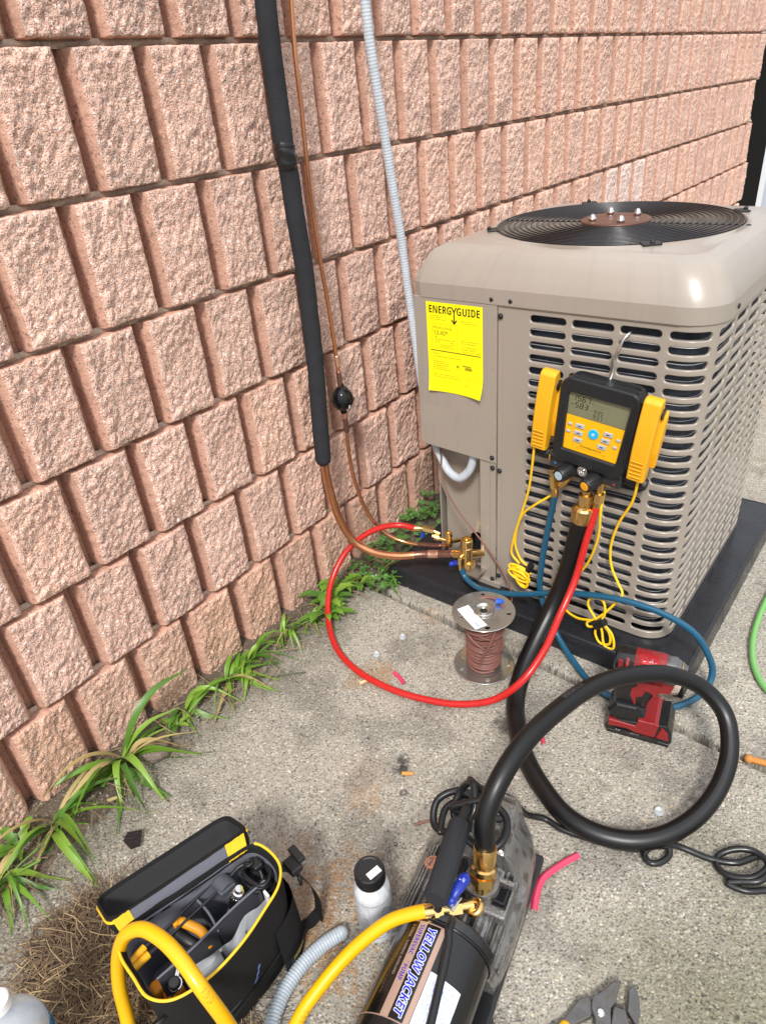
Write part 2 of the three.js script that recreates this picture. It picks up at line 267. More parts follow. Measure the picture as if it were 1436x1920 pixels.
M.foam = mat('dark grey foam', [0.028, 0.029, 0.033], 0.9, { specularIntensity: 0.5, map: dusty, bumpMap: scuff, bumpScale: 0.0006 });
M.dark = mat('dark interior', [0.012, 0.012, 0.014], 0.8);
M.steel = mat('zinc steel', [0.62, 0.61, 0.58], 0.32, { metalness: 0.95, roughnessMap: scuff });
M.darkSteel = mat('worn dark steel', [0.24, 0.225, 0.215], 0.5, { metalness: 0.7, roughnessMap: scuff });
M.chrome = mat('chrome', [0.8, 0.8, 0.79], 0.16, { metalness: 1 });
M.brass = mat('brass', [0.78, 0.52, 0.2], 0.27, { metalness: 1, roughnessMap: mottle });
M.copper = mat('copper pipe', [0.66, 0.3, 0.15], 0.34, { metalness: 0.92, roughnessMap: scuff });
M.copperBurnt = mat('heat stained copper', [0.24, 0.12, 0.09], 0.5, { metalness: 0.75, roughnessMap: scuff });
M.copperBright = mat('freshly brazed copper', [0.85, 0.5, 0.36], 0.36, { metalness: 0.9, roughnessMap: scuff });
M.rust = mat('rusted steel plate', [0.13, 0.06, 0.04], 0.7, { metalness: 0.3, roughnessMap: scuff });
M.yellow = mat('yellow plastic', [0.8, 0.4, 0.012], 0.42, { roughnessMap: mottle });
M.yellowHose = mat('yellow hose rubber', [0.9, 0.5, 0.012], 0.45, { roughnessMap: scuff });
M.yellowCable = mat('yellow cable jacket', [0.95, 0.58, 0.01], 0.45);
M.redHose = mat('red hose rubber', [0.58, 0.02, 0.017], 0.48, { roughnessMap: scuff, map: dusty });
M.blueHose = mat('blue hose rubber', [0.014, 0.1, 0.18], 0.48, { roughnessMap: scuff, map: dusty });
M.grey = mat('light grey plastic', [0.48, 0.54, 0.6], 0.5, { roughnessMap: mottle, map: dusty });
M.white = mat('white plastic', [0.78, 0.79, 0.8], 0.4);
M.brownWire = mat('brown cable jacket', [0.2, 0.085, 0.065], 0.5);
M.blue = mat('blue plastic', [0.01, 0.03, 0.28], 0.4);
const X0 = 0.74, X1 = 1.35, Z0 = 0.205, Z1 = 0.815, RC = 0.06, YB = 0.05, YT = 0.742;
// perimeter of the unit: s is z along the side with the service panel, then goes round the near corner and along the right side
function peri(s, inset = 0) {
  const r = RC, q = r * Math.PI / 2, a = Z1 - r, L = X1 - X0 - 2 * r;
  if (s <= a) return [X0 + inset, s, -1, 0];
  s -= a; if (s < q) { const t = s / r; return [X0 + r - (r - inset) * Math.cos(t), a + (r - inset) * Math.sin(t), -Math.cos(t), Math.sin(t)]; }
  s -= q; if (s < L) return [X0 + r + s, Z1 - inset, 0, 1];
  s -= L; if (s < q) { const t = s / r; return [X1 - r + (r - inset) * Math.sin(t), a + (r - inset) * Math.cos(t), Math.sin(t), Math.cos(t)]; }
  s -= q; return [X1 - inset, a - s, 1, 0];
}
const ac = thing('condenser_unit', 'taupe outdoor condenser with louvred sides and black fan guard on a black pad', 'condenser', [1.045, YB, 0.51]);
{
  // louvred sheet: rounded slots, each with a rolled lip
  const cols = [[0.476, 0.55], [0.562, 0.642], [0.653, 0.727], [0.74, 0.812], [0.828, 0.904]]; for (let i = 0; i < 6; i++) cols.push([0.92 + i * 0.09, 0.92 + i * 0.09 + 0.074]);
  const bound = [0.417]; for (let i = 0; i < cols.length - 1; i++) bound.push((cols[i][1] + cols[i + 1][0]) / 2); bound.push(1.5);
  const rows = 26, pitch = 0.0258, yTop = 0.721, hh = 0.0071;
  const make = (c0, c1) => {
    const p = [], ix = []; const add = (s, y, d) => { const q = peri(s, d); p.push(q[0], y, q[1]); return p.length / 3 - 1; };
    for (let c = c0; c < c1; c++) for (let k = 0; k < rows; k++) {
      const yc = yTop - pitch * k, b0 = bound[c], b1 = bound[c + 1], y1 = k ? yc + pitch / 2 : YT + 0.004, y0 = k === rows - 1 ? YB + 0.002 : yc - pitch / 2, [a, b] = cols[c], N = 9;
      const ring = []; // [s, y, outer s, outer y]
      const sa = a + hh, sb = b - hh;
      for (let i = 0; i <= N; i++) { const s = sa + (sb - sa) * (i / N); ring.push([s, 1, 0, s, y1]); }
      const endR = [[sb, y1], [b1, y1], [b1, yc + 0.3 * (y1 - yc)], [b1, yc], [b1, yc + 0.3 * (y0 - yc)], [b1, y0], [sb, y0]];
      for (let i = 1; i < 6; i++) { const t = Math.PI / 2 - (i / 6) * Math.PI; ring.push([sb, Math.sin(t), Math.cos(t), ...endR[i]]); }
      for (let i = 0; i <= N; i++) { const s = sb + (sa - sb) * (i / N); ring.push([s, -1, 0, s, y0]); }
      const endL = [[sa, y0], [b0, y0], [b0, yc + 0.3 * (y0 - yc)], [b0, yc], [b0, yc + 0.3 * (y1 - yc)], [b0, y1], [sa, y1]];
      for (let i = 1; i < 6; i++) { const t = -Math.PI / 2 - (i / 6) * Math.PI; ring.push([sa, Math.sin(t), Math.cos(t), ...endL[i]]); }
      const n = ring.length, prof = [[0.0022, 0], [0.0012, 0.0004], [0.0003, 0.0016], [0, 0.0028], [0, 0.0045]], id = [ring.map((q) => add(q[3], q[4], 0))];
      for (const [o, d] of prof) id.push(ring.map((q) => add(q[0] + q[2] * (hh + o), yc + q[1] * (hh + o), d)));
      for (let j = 0; j < id.length - 1; j++) for (let i = 0; i < n; i++) { const A0 = id[j][i], B0 = id[j][(i + 1) % n], C0 = id[j + 1][i], D0 = id[j + 1][(i + 1) % n]; ix.push(A0, C0, B0, B0, C0, D0); }
    }
    const g = new THREE.BufferGeometry(); g.setAttribute('position', new THREE.Float32BufferAttribute(p, 3)); g.setIndex(ix); g.computeVertexNormals(); return g;
  };
  part(ac, 'louvre_panel', make(0, 4), M.taupe); part(ac, 'louvre_panel', make(4, 8), M.taupe); part(ac, 'louvre_panel', make(8, cols.length), M.taupe);
  // blue-black fins behind, with thin bright guard wires in front of them
  const finBump = data(64, 8, (x) => { const k = x % 4 < 2 ? 1 : 0; return [k, k, k]; }); finBump.repeat.set(1, 1);
  M.fin = mat('blue black coil fins', [0.085, 0.1, 0.135], 0.8, { metalness: 0.0, bumpMap: finBump, bumpScale: 0.0015 });
  part(ac, 'coil', sheet(120, 2, (s, t) => { const q = peri(0.43 + 0.80 * s, 0.04); return [q[0], 0.056 + 0.68 * t, q[1]]; }, (s, t) => [s * 30, t * 4]), M.fin);
  const wires = []; for (let k = 0; k < 44; k++) { const y = 0.07 + k * 0.0152, pts = []; for (let i = 0; i <= 40; i++) { const q = peri(0.44 + 0.74 * (i / 40), 0.025 + 0.0006 * Math.sin(i + k)); pts.push([q[0], y + 0.0012 * Math.sin(k * 3.1) * (i / 40), q[1]]); } wires.push(hose(pts, 0.0007, { n: 60, m: 5, caps: false })); }
  part(ac, 'guard_wires', wires, mat('bright wire', [0.8, 0.81, 0.83], 0.45, { metalness: 0.3 }));
  // plain side at the valves: service panel above, recessed corner below, seam and posts
  const fl = (z0, z1, y0, y1, x) => box(0.004, y1 - y0, z1 - z0, x + 0.002, (y0 + y1) / 2, (z0 + z1) / 2);
  { const sh = new THREE.Shape(), z0 = Z0, z1 = 0.4035, y0 = 0.398, y1 = YT, r = 0.012; // panel with rounded lower corner
    sh.moveTo(z0, y1); sh.lineTo(z0, y0 + r); sh.quadraticCurveTo(z0, y0, z0 + r, y0 - 0.0); sh.lineTo(z1, y0 - 0.008); sh.lineTo(z1, y1); sh.closePath();
    const g = new THREE.ExtrudeGeometry(sh, { depth: 0.003, bevelEnabled: true, bevelSize: 0.0012, bevelThickness: 0.0012, bevelSegments: 2, steps: 1 }); // (z, y, out) -> world
    g.applyMatrix4(new THREE.Matrix4().makeBasis(V(0, 0, 1), V(0, 1, 0), V(-1, 0, 0))); g.translate(X0 + 0.001, 0, 0);
    part(ac, 'service_panel', [g, box(0.06, YT - 0.398, 0.003, X0 + 0.03, (YT + 0.398) / 2, Z0 + 0.0015)], M.taupe); }
  part(ac, 'corner_post', [fl(0.362, 0.3875, YB, 0.389, X0), fl(0.3885, 0.4035, YB, 0.388, X0 - 0.001), box(0.058, 0.36, 0.003, X0 + 0.031, YB + 0.18, 0.3635)], M.taupe);
  part(ac, 'seam_strip', [box(0.006, YT - YB - 0.004, 0.0022, X0 + 0.001, (YT + YB) / 2, 0.4058)], M.steel);
  part(ac, 'centre_post', [fl(0.4075, 0.4175, YB, YT, X0 - 0.0008), fl(0.4175, 0.4195, YB, YT, X0 + 0.0005)], M.taupe);
  // back of the recess with the arched pipe hole
  { const sh = new THREE.Shape(); sh.moveTo(Z0 + 0.022, YB); sh.lineTo(0.365, YB); sh.lineTo(0.365, 0.41); sh.lineTo(Z0, 0.41); sh.lineTo(Z0, 0.27); sh.lineTo(Z0 + 0.022, 0.22); sh.closePath();
    const h = new THREE.Path(); h.absellipse(0.318, 0.108, 0.026, 0.036, 0, 2 * Math.PI, false, 0); sh.holes.push(h);
    const g = new THREE.ExtrudeGeometry(sh, { depth: 0.002, bevelEnabled: false, curveSegments: 24 }); g.applyMatrix4(new THREE.Matrix4().makeBasis(V(0, 0, 1), V(0, 1, 0), V(-1, 0, 0))); g.translate(0.8, 0, 0);
    part(ac, 'valve_recess', [g, box(0.14, 0.002, 0.16, X0 + 0.075, 0.412, 0.285)], M.taupe); }
  part(ac, 'side_panel', [box(0.49, YT - YB, 0.004, X0 + 0.06 + 0.245, (YT + YB) / 2, Z0 + 0.002), box(0.004, YT - YB, 0.5, X1 - 0.002, (YT + YB) / 2, 0.5)], M.taupe);
  part(ac, 'interior', [box(0.5, 0.004, 0.5, 1.06, YB + 0.01, 0.52), box(0.4, 0.6, 0.004, 1.06, 0.37, 0.33), box(0.004, 0.6, 0.4, 1.27, 0.37, 0.5), box(0.004, 0.36, 0.15, 0.825, 0.23, 0.3)], M.dark);
  part(ac, 'base_rail', [box(0.012, 0.012, 0.1, X0 - 0.004, YB + 0.006, 0.37), box(0.03, 0.003, 0.06, X0 + 0.012, YB + 0.028, 0.335)], M.taupe);
  part(ac, 'valve_bracket', [box(0.05, 0.002, 0.05, X0 - 0.018, YB + 0.035, 0.352), box(0.002, 0.03, 0.05, X0 + 0.006, YB + 0.022, 0.352)], M.steel);
  // screws
  const screw = (y, z, x = X0 - 0.002) => { const h = part(ac, 'screw', [latheOn([[0, 0], [0.0045, 0.0], [0.0045, 0.0025], [0.003, 0.0042], [0, 0.0046]], V(x, y, z), V(x - 1, y, z), 12), latheOn([[0, 0], [0.0058, 0], [0.0058, 0.001], [0, 0.001]], V(x, y, z), V(x - 1, y, z), 12)], M.blackPl); return h; };
  for (const [y, z] of [[0.7515, 0.394], [0.7515, 0.436], [0.72, 0.4135], [0.402, 0.395], [0.377, 0.396], [0.374, 0.4135], [0.067, 0.396], [0.084, 0.4135]]) screw(y, z, X0 - 0.0028);
  part(ac, 'screw', latheOn([[0, 0], [0.0045, 0], [0.0045, 0.003], [0, 0.0045]], V(0.835, 0.755, Z1 + 0.004), V(0.835, 0.755, Z1 + 1), 12), M.blackPl);

  // moulded lid with its round fan opening
  const CX = 1.045, CZ = 0.51, FR = 0.247, NS = 160;
  const sq = (ang, d, rc) => { // rounded square at inset d
    const hx = 0.305 - d, c = Math.max(0.004, rc - d * 0.5), ca = Math.cos(ang), sa = Math.sin(ang), k = hx - c; if (ca < 0 && sa < 0) rc *= 0.3; return sqr(ang, d, rc);
  };
  const sqr = (ang, d, rc) => { const hx = 0.305 - d, c = Math.max(0.004, rc - d * 0.5), ca = Math.cos(ang), sa = Math.sin(ang), k = hx - c; let lo = 0, hi = 0.6;
    for (let i = 0; i < 26; i++) { const m = (lo + hi) / 2, x = Math.abs(ca * m), z = Math.abs(sa * m), ox = Math.max(0, x - k), oz = Math.max(0, z - k); (Math.hypot(ox, oz) <= c && x <= hx + 1e-9 && z <= hx + 1e-9) ? (lo = m) : (hi = m); }
    return lo;
  };
  const prof = [[-0.0022, 0.739], [-0.0045, 0.742], [-0.005, 0.758], [-0.0052, 0.772], [-0.0035, 0.7775], [0.004, 0.793], [0.013, 0.810], [0.021, 0.8225], [0.03, 0.8315], [0.042, 0.8375], [0.056, 0.841]];
  const lidG = sheet(NS, prof.length - 1, (s, t) => { const a = s * 2 * Math.PI, [d, y] = prof[Math.round(t * (prof.length - 1))], r = sq(a, d, RC + 0.006 + (t > 0.5 ? 0.03 * (t - 0.5) : 0)); return [CX + r * Math.cos(a), y, CZ + r * Math.sin(a)]; }, (s, t) => [s * 3, t * 0.2]);
  const topG = sheet(NS, 7, (s, t) => { const a = s * 2 * Math.PI, r0 = sq(a, 0.056, RC + 0.02), r1 = FR + 0.004, r = Math.max(r0 + (r1 - r0) * t, r1 * 0.999); return [CX + r * Math.cos(a), 0.841 + 0.006 * sm(0, 1, t), CZ + r * Math.sin(a)]; }, (s, t) => [s * 3, t * 0.2]);
  const inG = sheet(NS, 4, (s, t) => { const a = s * 2 * Math.PI, q = [[FR + 0.004, 0.847], [FR + 0.0005, 0.8465], [FR - 0.001, 0.842], [FR - 0.001, 0.82], [FR - 0.003, 0.72]][Math.round(t * 4)]; return [CX + q[0] * Math.cos(a), q[1], CZ + q[0] * Math.sin(a)]; });
  part(ac, 'top_cover', [toCreasedNormals(lidG, 0.3), topG, inG], M.cap);
  // dents where the guard's feet sit
  const guard = part(ac, 'fan_guard', [0, 1, 2, 3, 4, 5].map((k) => { const a = 0.45 + (k * Math.PI) / 3; return rod(V(CX + 0.07 * Math.cos(a), 0.8465, CZ + 0.07 * Math.sin(a)), V(CX + 0.258 * Math.cos(a), 0.846, CZ + 0.258 * Math.sin(a)), 0.0014, 0.0014, 8).translate(0, -0.002, 0); }), M.blackGloss);
  for (let k = 0; k < 15; k++) part(guard, 'guard_ring', new THREE.TorusGeometry(0.078 + k * 0.0118, 0.0016, 10, 120).rotateX(Math.PI / 2).translate(CX, 0.8475, CZ), M.blackGloss);
  for (let k = 0; k < 4; k++) { const a = 2.52 + (k * Math.PI) / 2; part(guard, 'mounting_tab', [box(0.022, 0.004, 0.034, 0, 0, 0, 0.0015).rotateY(-a).translate(CX + 0.255 * Math.cos(a), 0.8485, CZ + 0.255 * Math.sin(a)), ball(0.0045, CX + 0.262 * Math.cos(a), 0.852, CZ + 0.262 * Math.sin(a), 10)], M.blackPl); }
  part(guard, 'hub_plate', [lathe([[0, 0.0035], [0.034, 0.0035], [0.036, 0.0025], [0.038, 0.0035], [0.069, 0.003], [0.072, 0], [0.07, -0.004], [0, -0.004]], 60).translate(CX, 0.8495, CZ)], M.rust);
  for (const [dx, dz] of [[0.04, 0.03], [-0.045, 0.028], [-0.038, -0.035], [0.045, -0.03]]) part(guard, 'acorn_nut', [lathe([[0, 0.013], [0.003, 0.0125], [0.0058, 0.009], [0.006, 0.005], [0.0078, 0.005], [0.0078, 0], [0, 0]], 14).translate(CX + dx, 0.853, CZ + dz)], M.chrome);
  const fan = part(ac, 'fan', [rod(V(CX, 0.62, CZ), V(CX, 0.83, CZ), 0.06, 0.06, 30)], M.dark);
  for (let k = 0; k < 3; k++) part(fan, 'fan_blade', sheet(20, 10, (s, t) => { const a = 0.2 + k * 2.094 + s * 1.25, r = 0.055 + 0.183 * t; return [CX + r * Math.cos(a), 0.785 - 0.055 * s + 0.004 * Math.sin(3 * t), CZ + r * Math.sin(a)]; }), mat('grey brown fan blade', [0.3, 0.27, 0.24], 0.5));
  // yellow energy notice, its lower corners lifting
  const lab = canvas(720, 1000, (x, w, h) => {
    x.fillStyle = '#fbf000'; x.fillRect(0, 0, w, h); x.fillStyle = '#1c1608'; x.strokeStyle = '#1c1608'; x.textBaseline = 'alphabetic';
    const word = (s, X, Y, H, W) => { x.save(); x.translate(X, Y); x.font = 'bold 100px sans-serif'; const m = x.measureText(s).width; x.scale(W / m, H / 73); x.fillText(s, 0, 0); x.restore(); };
    word('ENERG', 30, 118, 82, 305); word('GUIDE', 392, 118, 82, 300);
    x.lineWidth = 15; x.beginPath(); x.moveTo(332, 36); x.lineTo(363, 88); x.lineTo(394, 36); x.moveTo(363, 88); x.lineTo(363, 200); x.stroke(); x.beginPath(); x.moveTo(330, 172); x.lineTo(363, 212); x.lineTo(396, 172); x.stroke();
    const fine = (X, Y, W, n, gap, s = 13) => { for (let i = 0; i < n; i++) { let q = X; const end = X + W * R(0.7, 1); while (q < end) { const l = R(6, 26); x.globalAlpha = R(0.35, 0.65); x.fillRect(q, Y + i * gap, l, s * 0.42); q += l + R(4, 8); } } x.globalAlpha = 1; };
    fine(40, 142, 190, 3, 20); fine(450, 172, 210, 2, 22);
    x.font = '34px sans-serif'; x.globalAlpha = 0.75; x.fillText('Efficiency Rating', 80, 285); x.globalAlpha = 1; x.font = '64px sans-serif'; x.fillText('13.40*', 84, 352);
    x.lineWidth = 2; x.globalAlpha = 0.6; x.strokeRect(66, 232, 330, 260); x.globalAlpha = 1; x.beginPath(); x.moveTo(108, 372); x.lineTo(124, 372); x.lineTo(116, 388); x.fill(); x.lineWidth = 3; x.beginPath(); x.moveTo(105, 402); x.lineTo(370, 402); x.stroke();
    fine(95, 425, 80, 1, 18); fine(310, 425, 60, 2, 18); fine(170, 458, 170, 2, 18); fine(450, 385, 220, 2, 24, 15); fine(450, 452, 240, 3, 24, 15);
    x.fillRect(40, 525, 650, 9); fine(72, 560, 70, 1, 20, 15); fine(72, 592, 380, 1, 20, 15); fine(72, 650, 210, 5, 22, 14); x.globalAlpha = 0.4; x.fillRect(455, 655, 110, 16); x.fillRect(490, 675, 90, 34); x.fillRect(380, 665, 30, 30); x.globalAlpha = 1; fine(72, 800, 380, 2, 26, 14); fine(520, 800, 90, 1, 20, 12); fine(480, 885, 50, 1, 20, 12);
  });
  const labG = sheet(10, 14, (s, t) => { const y = 0.734 - 0.196 * t, z = 0.236 + 0.138 * s, c = Math.pow(Math.max(0, t - 0.75) * 4, 2), lift = c * (0.009 * Math.pow(Math.abs(s - 0.45) * 2, 2)); return [X0 - 0.0046 - lift, y - 0.0045 * s * 0 + 0.003 * c * 0, z + 0.004 * (s - 0.5) * -c]; }, (s, t) => [s, 1 - t]);
  part(ac, 'energy_label', labG, mat('yellow printed paper', [1, 1, 1], 0.42, { map: lab, clearcoat: 0.3, clearcoatRoughness: 0.2 }), 'bright yellow energy guide paper with black print and a curling lower corner');

  // brass service valves at the recess, liquid line behind and suction line in front
  const LV = V(0.715, 0.150, 0.285), SV = V(0.704, 0.148, 0.345);
  const vb = part(ac, 'service_valve', [latheOn([[0, -0.012], [0.0085, -0.012], [0.009, 0.012], [0.0075, 0.013], [0.0075, 0.016], [0.0095, 0.017], [0.0095, 0.027], [0.006, 0.029], [0.0055, 0.025], [0, 0.025]], LV.clone(), LV.clone().add(V(0, 1, 0)), 20), rod(LV, V(0.80, 0.125, 0.305), 0.0055), rod(LV.clone().add(V(0, 0.004, 0)), V(0.7, 0.163, 0.262), 0.0055), latheOn([[0, 0], [0.0075, 0], [0.0075, 0.012], [0.005, 0.013], [0.005, 0.018], [0, 0.018]], V(0.702, 0.161, 0.265), V(0.692, 0.172, 0.232), 8)], M.brass);
  const sv = part(ac, 'service_valve', [latheOn([[0, -0.026], [0.013, -0.026], [0.0135, -0.004], [0.0135, 0.014], [0.011, 0.016], [0.011, 0.019], [0.0145, 0.0205], [0.0145, 0.036], [0.012, 0.038], [0.0075, 0.0375], [0.007, 0.033], [0, 0.033]], SV.clone(), SV.clone().add(V(0, 1, 0)), 24), rod(SV.clone().add(V(0, -0.006, 0)), V(0.8, 0.112, 0.39), 0.0105, 0.0105, 18), box(0.026, 0.02, 0.024, SV.x, SV.y - 0.034, SV.z + 0.004, 0.002), rod(SV.clone().add(V(0, -0.008, 0)), V(0.7, 0.133, 0.312), 0.0125, 0.0115, 18), rod(SV.clone().add(V(-0.004, -0.01, 0)), V(0.69, 0.132, 0.338), 0.006)], M.brass);
  part(vb, 'pipe_plug', [rod(V(0.765, 0.163, 0.368), V(0.8, 0.165, 0.385), 0.0075, 0.007)], mat('red plastic plug', [0.4, 0.03, 0.04], 0.5), 'red plastic pipe end in the hole');
}
// black plastic pad under the unit
{
  const pad = thing('equipment_pad', 'black plastic equipment pad under the condenser, its top edge rolled', 'equipment pad', [1.05, 0, 0.5]);
  const g = sheet(60, 60, (s, t) => { const x = 0.675 + 0.775 * s, z = 0.132 + 0.742 * t; return [x, 0.049 + 0.0012 * fbm(x * 20, z * 20, 1), z]; }, (s, t) => [s * 0.8, t * 0.8]);
  const edges = []; const loop = [[0.675, 0.132], [1.45, 0.132], [1.45, 0.874], [0.675, 0.874]];
  for (let k = 0; k < 4; k++) { const [a, b] = loop[k], [c, d] = loop[(k + 1) % 4], ox = [0, 1, 0, -1][k], oz = [-1, 0, 1, 0][k]; const pr = [[0, 0.0496], [0.003, 0.05], [0.006, 0.0485], [0.0085, 0.045], [0.0095, 0.03], [0.013, 0.001]]; edges.push(sheet(60, 5, (s, t) => { const [o, y] = pr[Math.round(t * 5)], e = o; return [a + (c - a) * s + ox * e + (k % 2 === 0 ? (s === 0 ? -Math.sign(c - a) : s === 1 ? Math.sign(c - a) : 0) * e : 0), y + (t === 0 ? 0 : 0.0007 * fbm(s * 40, k, 2)), b + (d - b) * s + oz * e + (k % 2 === 1 ? (s === 0 ? -Math.sign(d - b) : s === 1 ? Math.sign(d - b) : 0) * e : 0)]; }, (s, t) => [s, t * 0.06])); }
  part(pad, 'pad_shell', [g, ...edges], mat('scuffed black pad plastic', [0.016, 0.017, 0.021], 0.55, { roughnessMap: scuff, bumpMap: scuff, bumpScale: 0.0006 }));
}
// far end of the wall: shade of the return as a near-black box, white frame, pale door beyond
{
  const f = thing('door_frame', 'white door frame at the far right end of the block wall', 'door frame', [4.6, 0, -0.1]);
  part(f, 'frame_post', [box(0.2, 2.4, 0.12, 4.8, 1.2, -0.08, 0.006)], mat('white paint', [0.8, 0.81, 0.82], 0.5));
  part(f, 'recess_shade', [box(0.39, 2.4, 0.1, 4.5, 1.2, -0.06)], mat('near black recess shade', [0.018, 0.018, 0.017], 1, { specularIntensity: 0 }));
  part(f, 'door_leaf', [box(1.1, 2.4, 0.04, 5.45, 1.2, -0.07)], mat('pale blue paint', [0.5, 0.53, 0.62], 0.5));
}
// ---------------------------------------------------------------- pipes on the wall
{
  const foamPath = [[0.572, 1.309, 0.055], [0.566, 1.265, 0.055], [0.563, 1.197, 0.055], [0.563, 1.125, 0.055], [0.558, 1.032, 0.06], [0.566, 0.995, 0.055], [0.567, 0.928, 0.055], [0.572, 0.827, 0.055], [0.57, 0.719, 0.055], [0.566, 0.615, 0.055], [0.557, 0.505, 0.055], [0.55, 0.4, 0.055]];
  const suctionPath = [[0.551, 0.42, 0.055], [0.551, 0.329, 0.06], [0.559, 0.231, 0.075], [0.574, 0.168, 0.1], [0.595, 0.138, 0.14], [0.634, 0.12, 0.185], [0.675, 0.119, 0.235], [0.7, 0.133, 0.312]];
  const t = thing('suction_line', 'thick copper suction pipe in a black foam sleeve coming down the wall', 'copper pipe', [0.56, 0, 0.06]);
  const grown = [...foamPath.slice(0, 1).map((p) => [p[0], 1.9, p[2]]), ...foamPath];
  part(t, 'pipe', hose(suctionPath, 0.0098, { m: 18, n: 120 }), M.copper);
  const c = new THREE.CatmullRomCurve3(suctionPath.map(A), false, 'centripetal'), seg = (a, b, r, m, n) => { const pts = []; for (let i = 0; i <= 6; i++) pts.push(c.getPointAt(a + (b - a) * (i / 6))); return part(t, n, hose(pts, r, { m: 18, n: 24, rf: (l) => r + 0.0003 * fbm(l * 400, 2, 3) }), m); };
  seg(0.8, 0.875, 0.0101, M.copperBurnt, 'burnt_section'); seg(0.872, 0.915, 0.0109, M.copperBright, 'coupling'); seg(0.912, 0.985, 0.0104, M.copperBurnt, 'burnt_section');
  part(t, 'foam_sleeve', hose(grown, 0.0186, { m: 22, n: 240, rf: (l, a) => 0.0186 + 0.0006 * fbm(l * 60, a, 3) + 0.0005 * Math.sin(l * 900) * sm(1.15, 1.2, l) * sm(1.4, 1.3, l) }), M.foam);
  part(t, 'tape_joint', [hose([[0.557, 1.045, 0.06], [0.558, 1.032, 0.0605], [0.5595, 1.018, 0.06]], 0.0198, { m: 22, n: 14, rf: (l, a) => 0.0198 + 0.0008 * Math.sin(a * 3 + l * 300) }), rod(V(0.56, 1.03, 0.062), V(0.583, 1.026, 0.064), 0.006, 0.003)], M.rubber);

  const liquidPath = [[0.655, 1.9, 0.05], [0.64, 1.312, 0.05], [0.634, 1.267, 0.05], [0.627, 1.189, 0.05], [0.626, 1.096, 0.05], [0.621, 0.959, 0.05], [0.625, 0.847, 0.05], [0.629, 0.737, 0.055], [0.6285, 0.644, 0.06], [0.6255, 0.566, 0.065], [0.627, 0.53, 0.065]];
  const low = [[0.628, 0.505, 0.065], [0.63, 0.45, 0.065], [0.6255, 0.371, 0.068], [0.632, 0.294, 0.073], [0.646, 0.21, 0.09], [0.663, 0.155, 0.122], [0.682, 0.13, 0.165], [0.698, 0.127, 0.215], [0.715, 0.138, 0.28]];
  const l = thing('liquid_line', 'thin copper liquid pipe with a round black filter drier on it', 'copper pipe', [0.63, 0, 0.06]);
  part(l, 'pipe', [hose(liquidPath, 0.0047, { m: 12, n: 200 }), hose(low, 0.0047, { m: 12, n: 120 })], M.copper);
  part(l, 'burnt_section', [hose([[0.6265, 0.585, 0.0645], [0.626, 0.55, 0.065]], 0.0062), hose([[0.6285, 0.475, 0.065], [0.63, 0.44, 0.0652]], 0.0062), hose([[0.6965, 0.1275, 0.208], [0.704, 0.131, 0.24], [0.7095, 0.135, 0.262]], 0.0062)], M.copperBurnt);
  part(l, 'coupling', [hose([[0.6285, 0.62, 0.0615], [0.6275, 0.6, 0.0635]], 0.0066), hose([[0.6282, 0.488, 0.065], [0.6285, 0.477, 0.065]], 0.0072)], M.copperBright);
  const fd = V(0.627, 0.522, 0.066), ax = V(-0.02, -1, 0).normalize();
  const dr = part(l, 'filter_drier', latheOn([[0, -0.037], [0.006, -0.037], [0.0075, -0.03], [0.014, -0.025], [0.022, -0.015], [0.0262, -0.003], [0.0268, 0], [0.028, 0.0005], [0.028, 0.0025], [0.0265, 0.003], [0.024, 0.012], [0.016, 0.022], [0.008, 0.027], [0.0072, 0.034], [0, 0.034]], fd, fd.clone().add(ax), 40), mat('gloss black enamel', [0.006, 0.006, 0.007], 0.14, { specularIntensity: 0.7 }));
  part(dr, 'label', sheet(8, 2, (s, t) => { const a = 1.1 + s * 0.8, y = fd.y - 0.008 - 0.009 * t, r = 0.0266 - 0.003 * t + 0.0003; return [fd.x + r * Math.sin(a) * -0.2 + r * Math.cos(a) * 0.3 + 0, y, fd.z + r * Math.sin(a)]; }), M.white);

  const conduit = [[0.848, 1.9, 0.05], [0.842, 1.321, 0.05], [0.841, 1.272, 0.05], [0.846, 1.202, 0.05], [0.857, 1.129, 0.05], [0.874, 1.029, 0.05], [0.889, 0.932, 0.05], [0.906, 0.815, 0.052], [0.911, 0.691, 0.06], [0.904, 0.575, 0.078], [0.882, 0.468, 0.108], [0.836, 0.414, 0.153], [0.789, 0.386, 0.2], [0.772, 0.35, 0.232], [0.765, 0.319, 0.26], [0.757, 0.314, 0.293], [0.757, 0.338, 0.320], [0.757, 0.37, 0.333], [0.757, 0.412, 0.337]];
  const ribs = (l) => 0.0102 + 0.00024 * Math.sin(l * 2 * Math.PI / 0.0062);
  const cd = thing('flexible_conduit', 'grey ribbed conduit running down the wall and looping under the service panel', 'conduit', [0.85, 0, 0.06]);
  part(cd, 'conduit', hose(conduit, 0.0102, { m: 16, n: 2200, rf: ribs }), mat('pale grey conduit plastic', [0.58, 0.63, 0.68], 0.5, { map: dusty }));
  part(cd, 'connector', [rod(V(0.757, 0.385, 0.3345), V(0.757, 0.406, 0.337), 0.0128, 0.0128, 20)], M.grey);
  const off = [[-0.105, 0.0185, 0.62], [-0.126, 0.0185, 0.611], [-0.159, 0.0185, 0.603], [-0.192, 0.0185, 0.602], [-0.227, 0.0185, 0.608], [-0.258, 0.0185, 0.622], [-0.29, 0.0185, 0.642]];
  single('conduit_offcut', hose(off.map(([x, y, z]) => [x, 0.0118, z]), 0.0108, { m: 18, n: 600, rf: (l) => 0.0108 + 0.0003 * Math.sin(l * 2 * Math.PI / 0.0046) }), M.grey, 'short offcut of grey ribbed conduit lying between tool bag and vacuum pump', 'conduit');
}
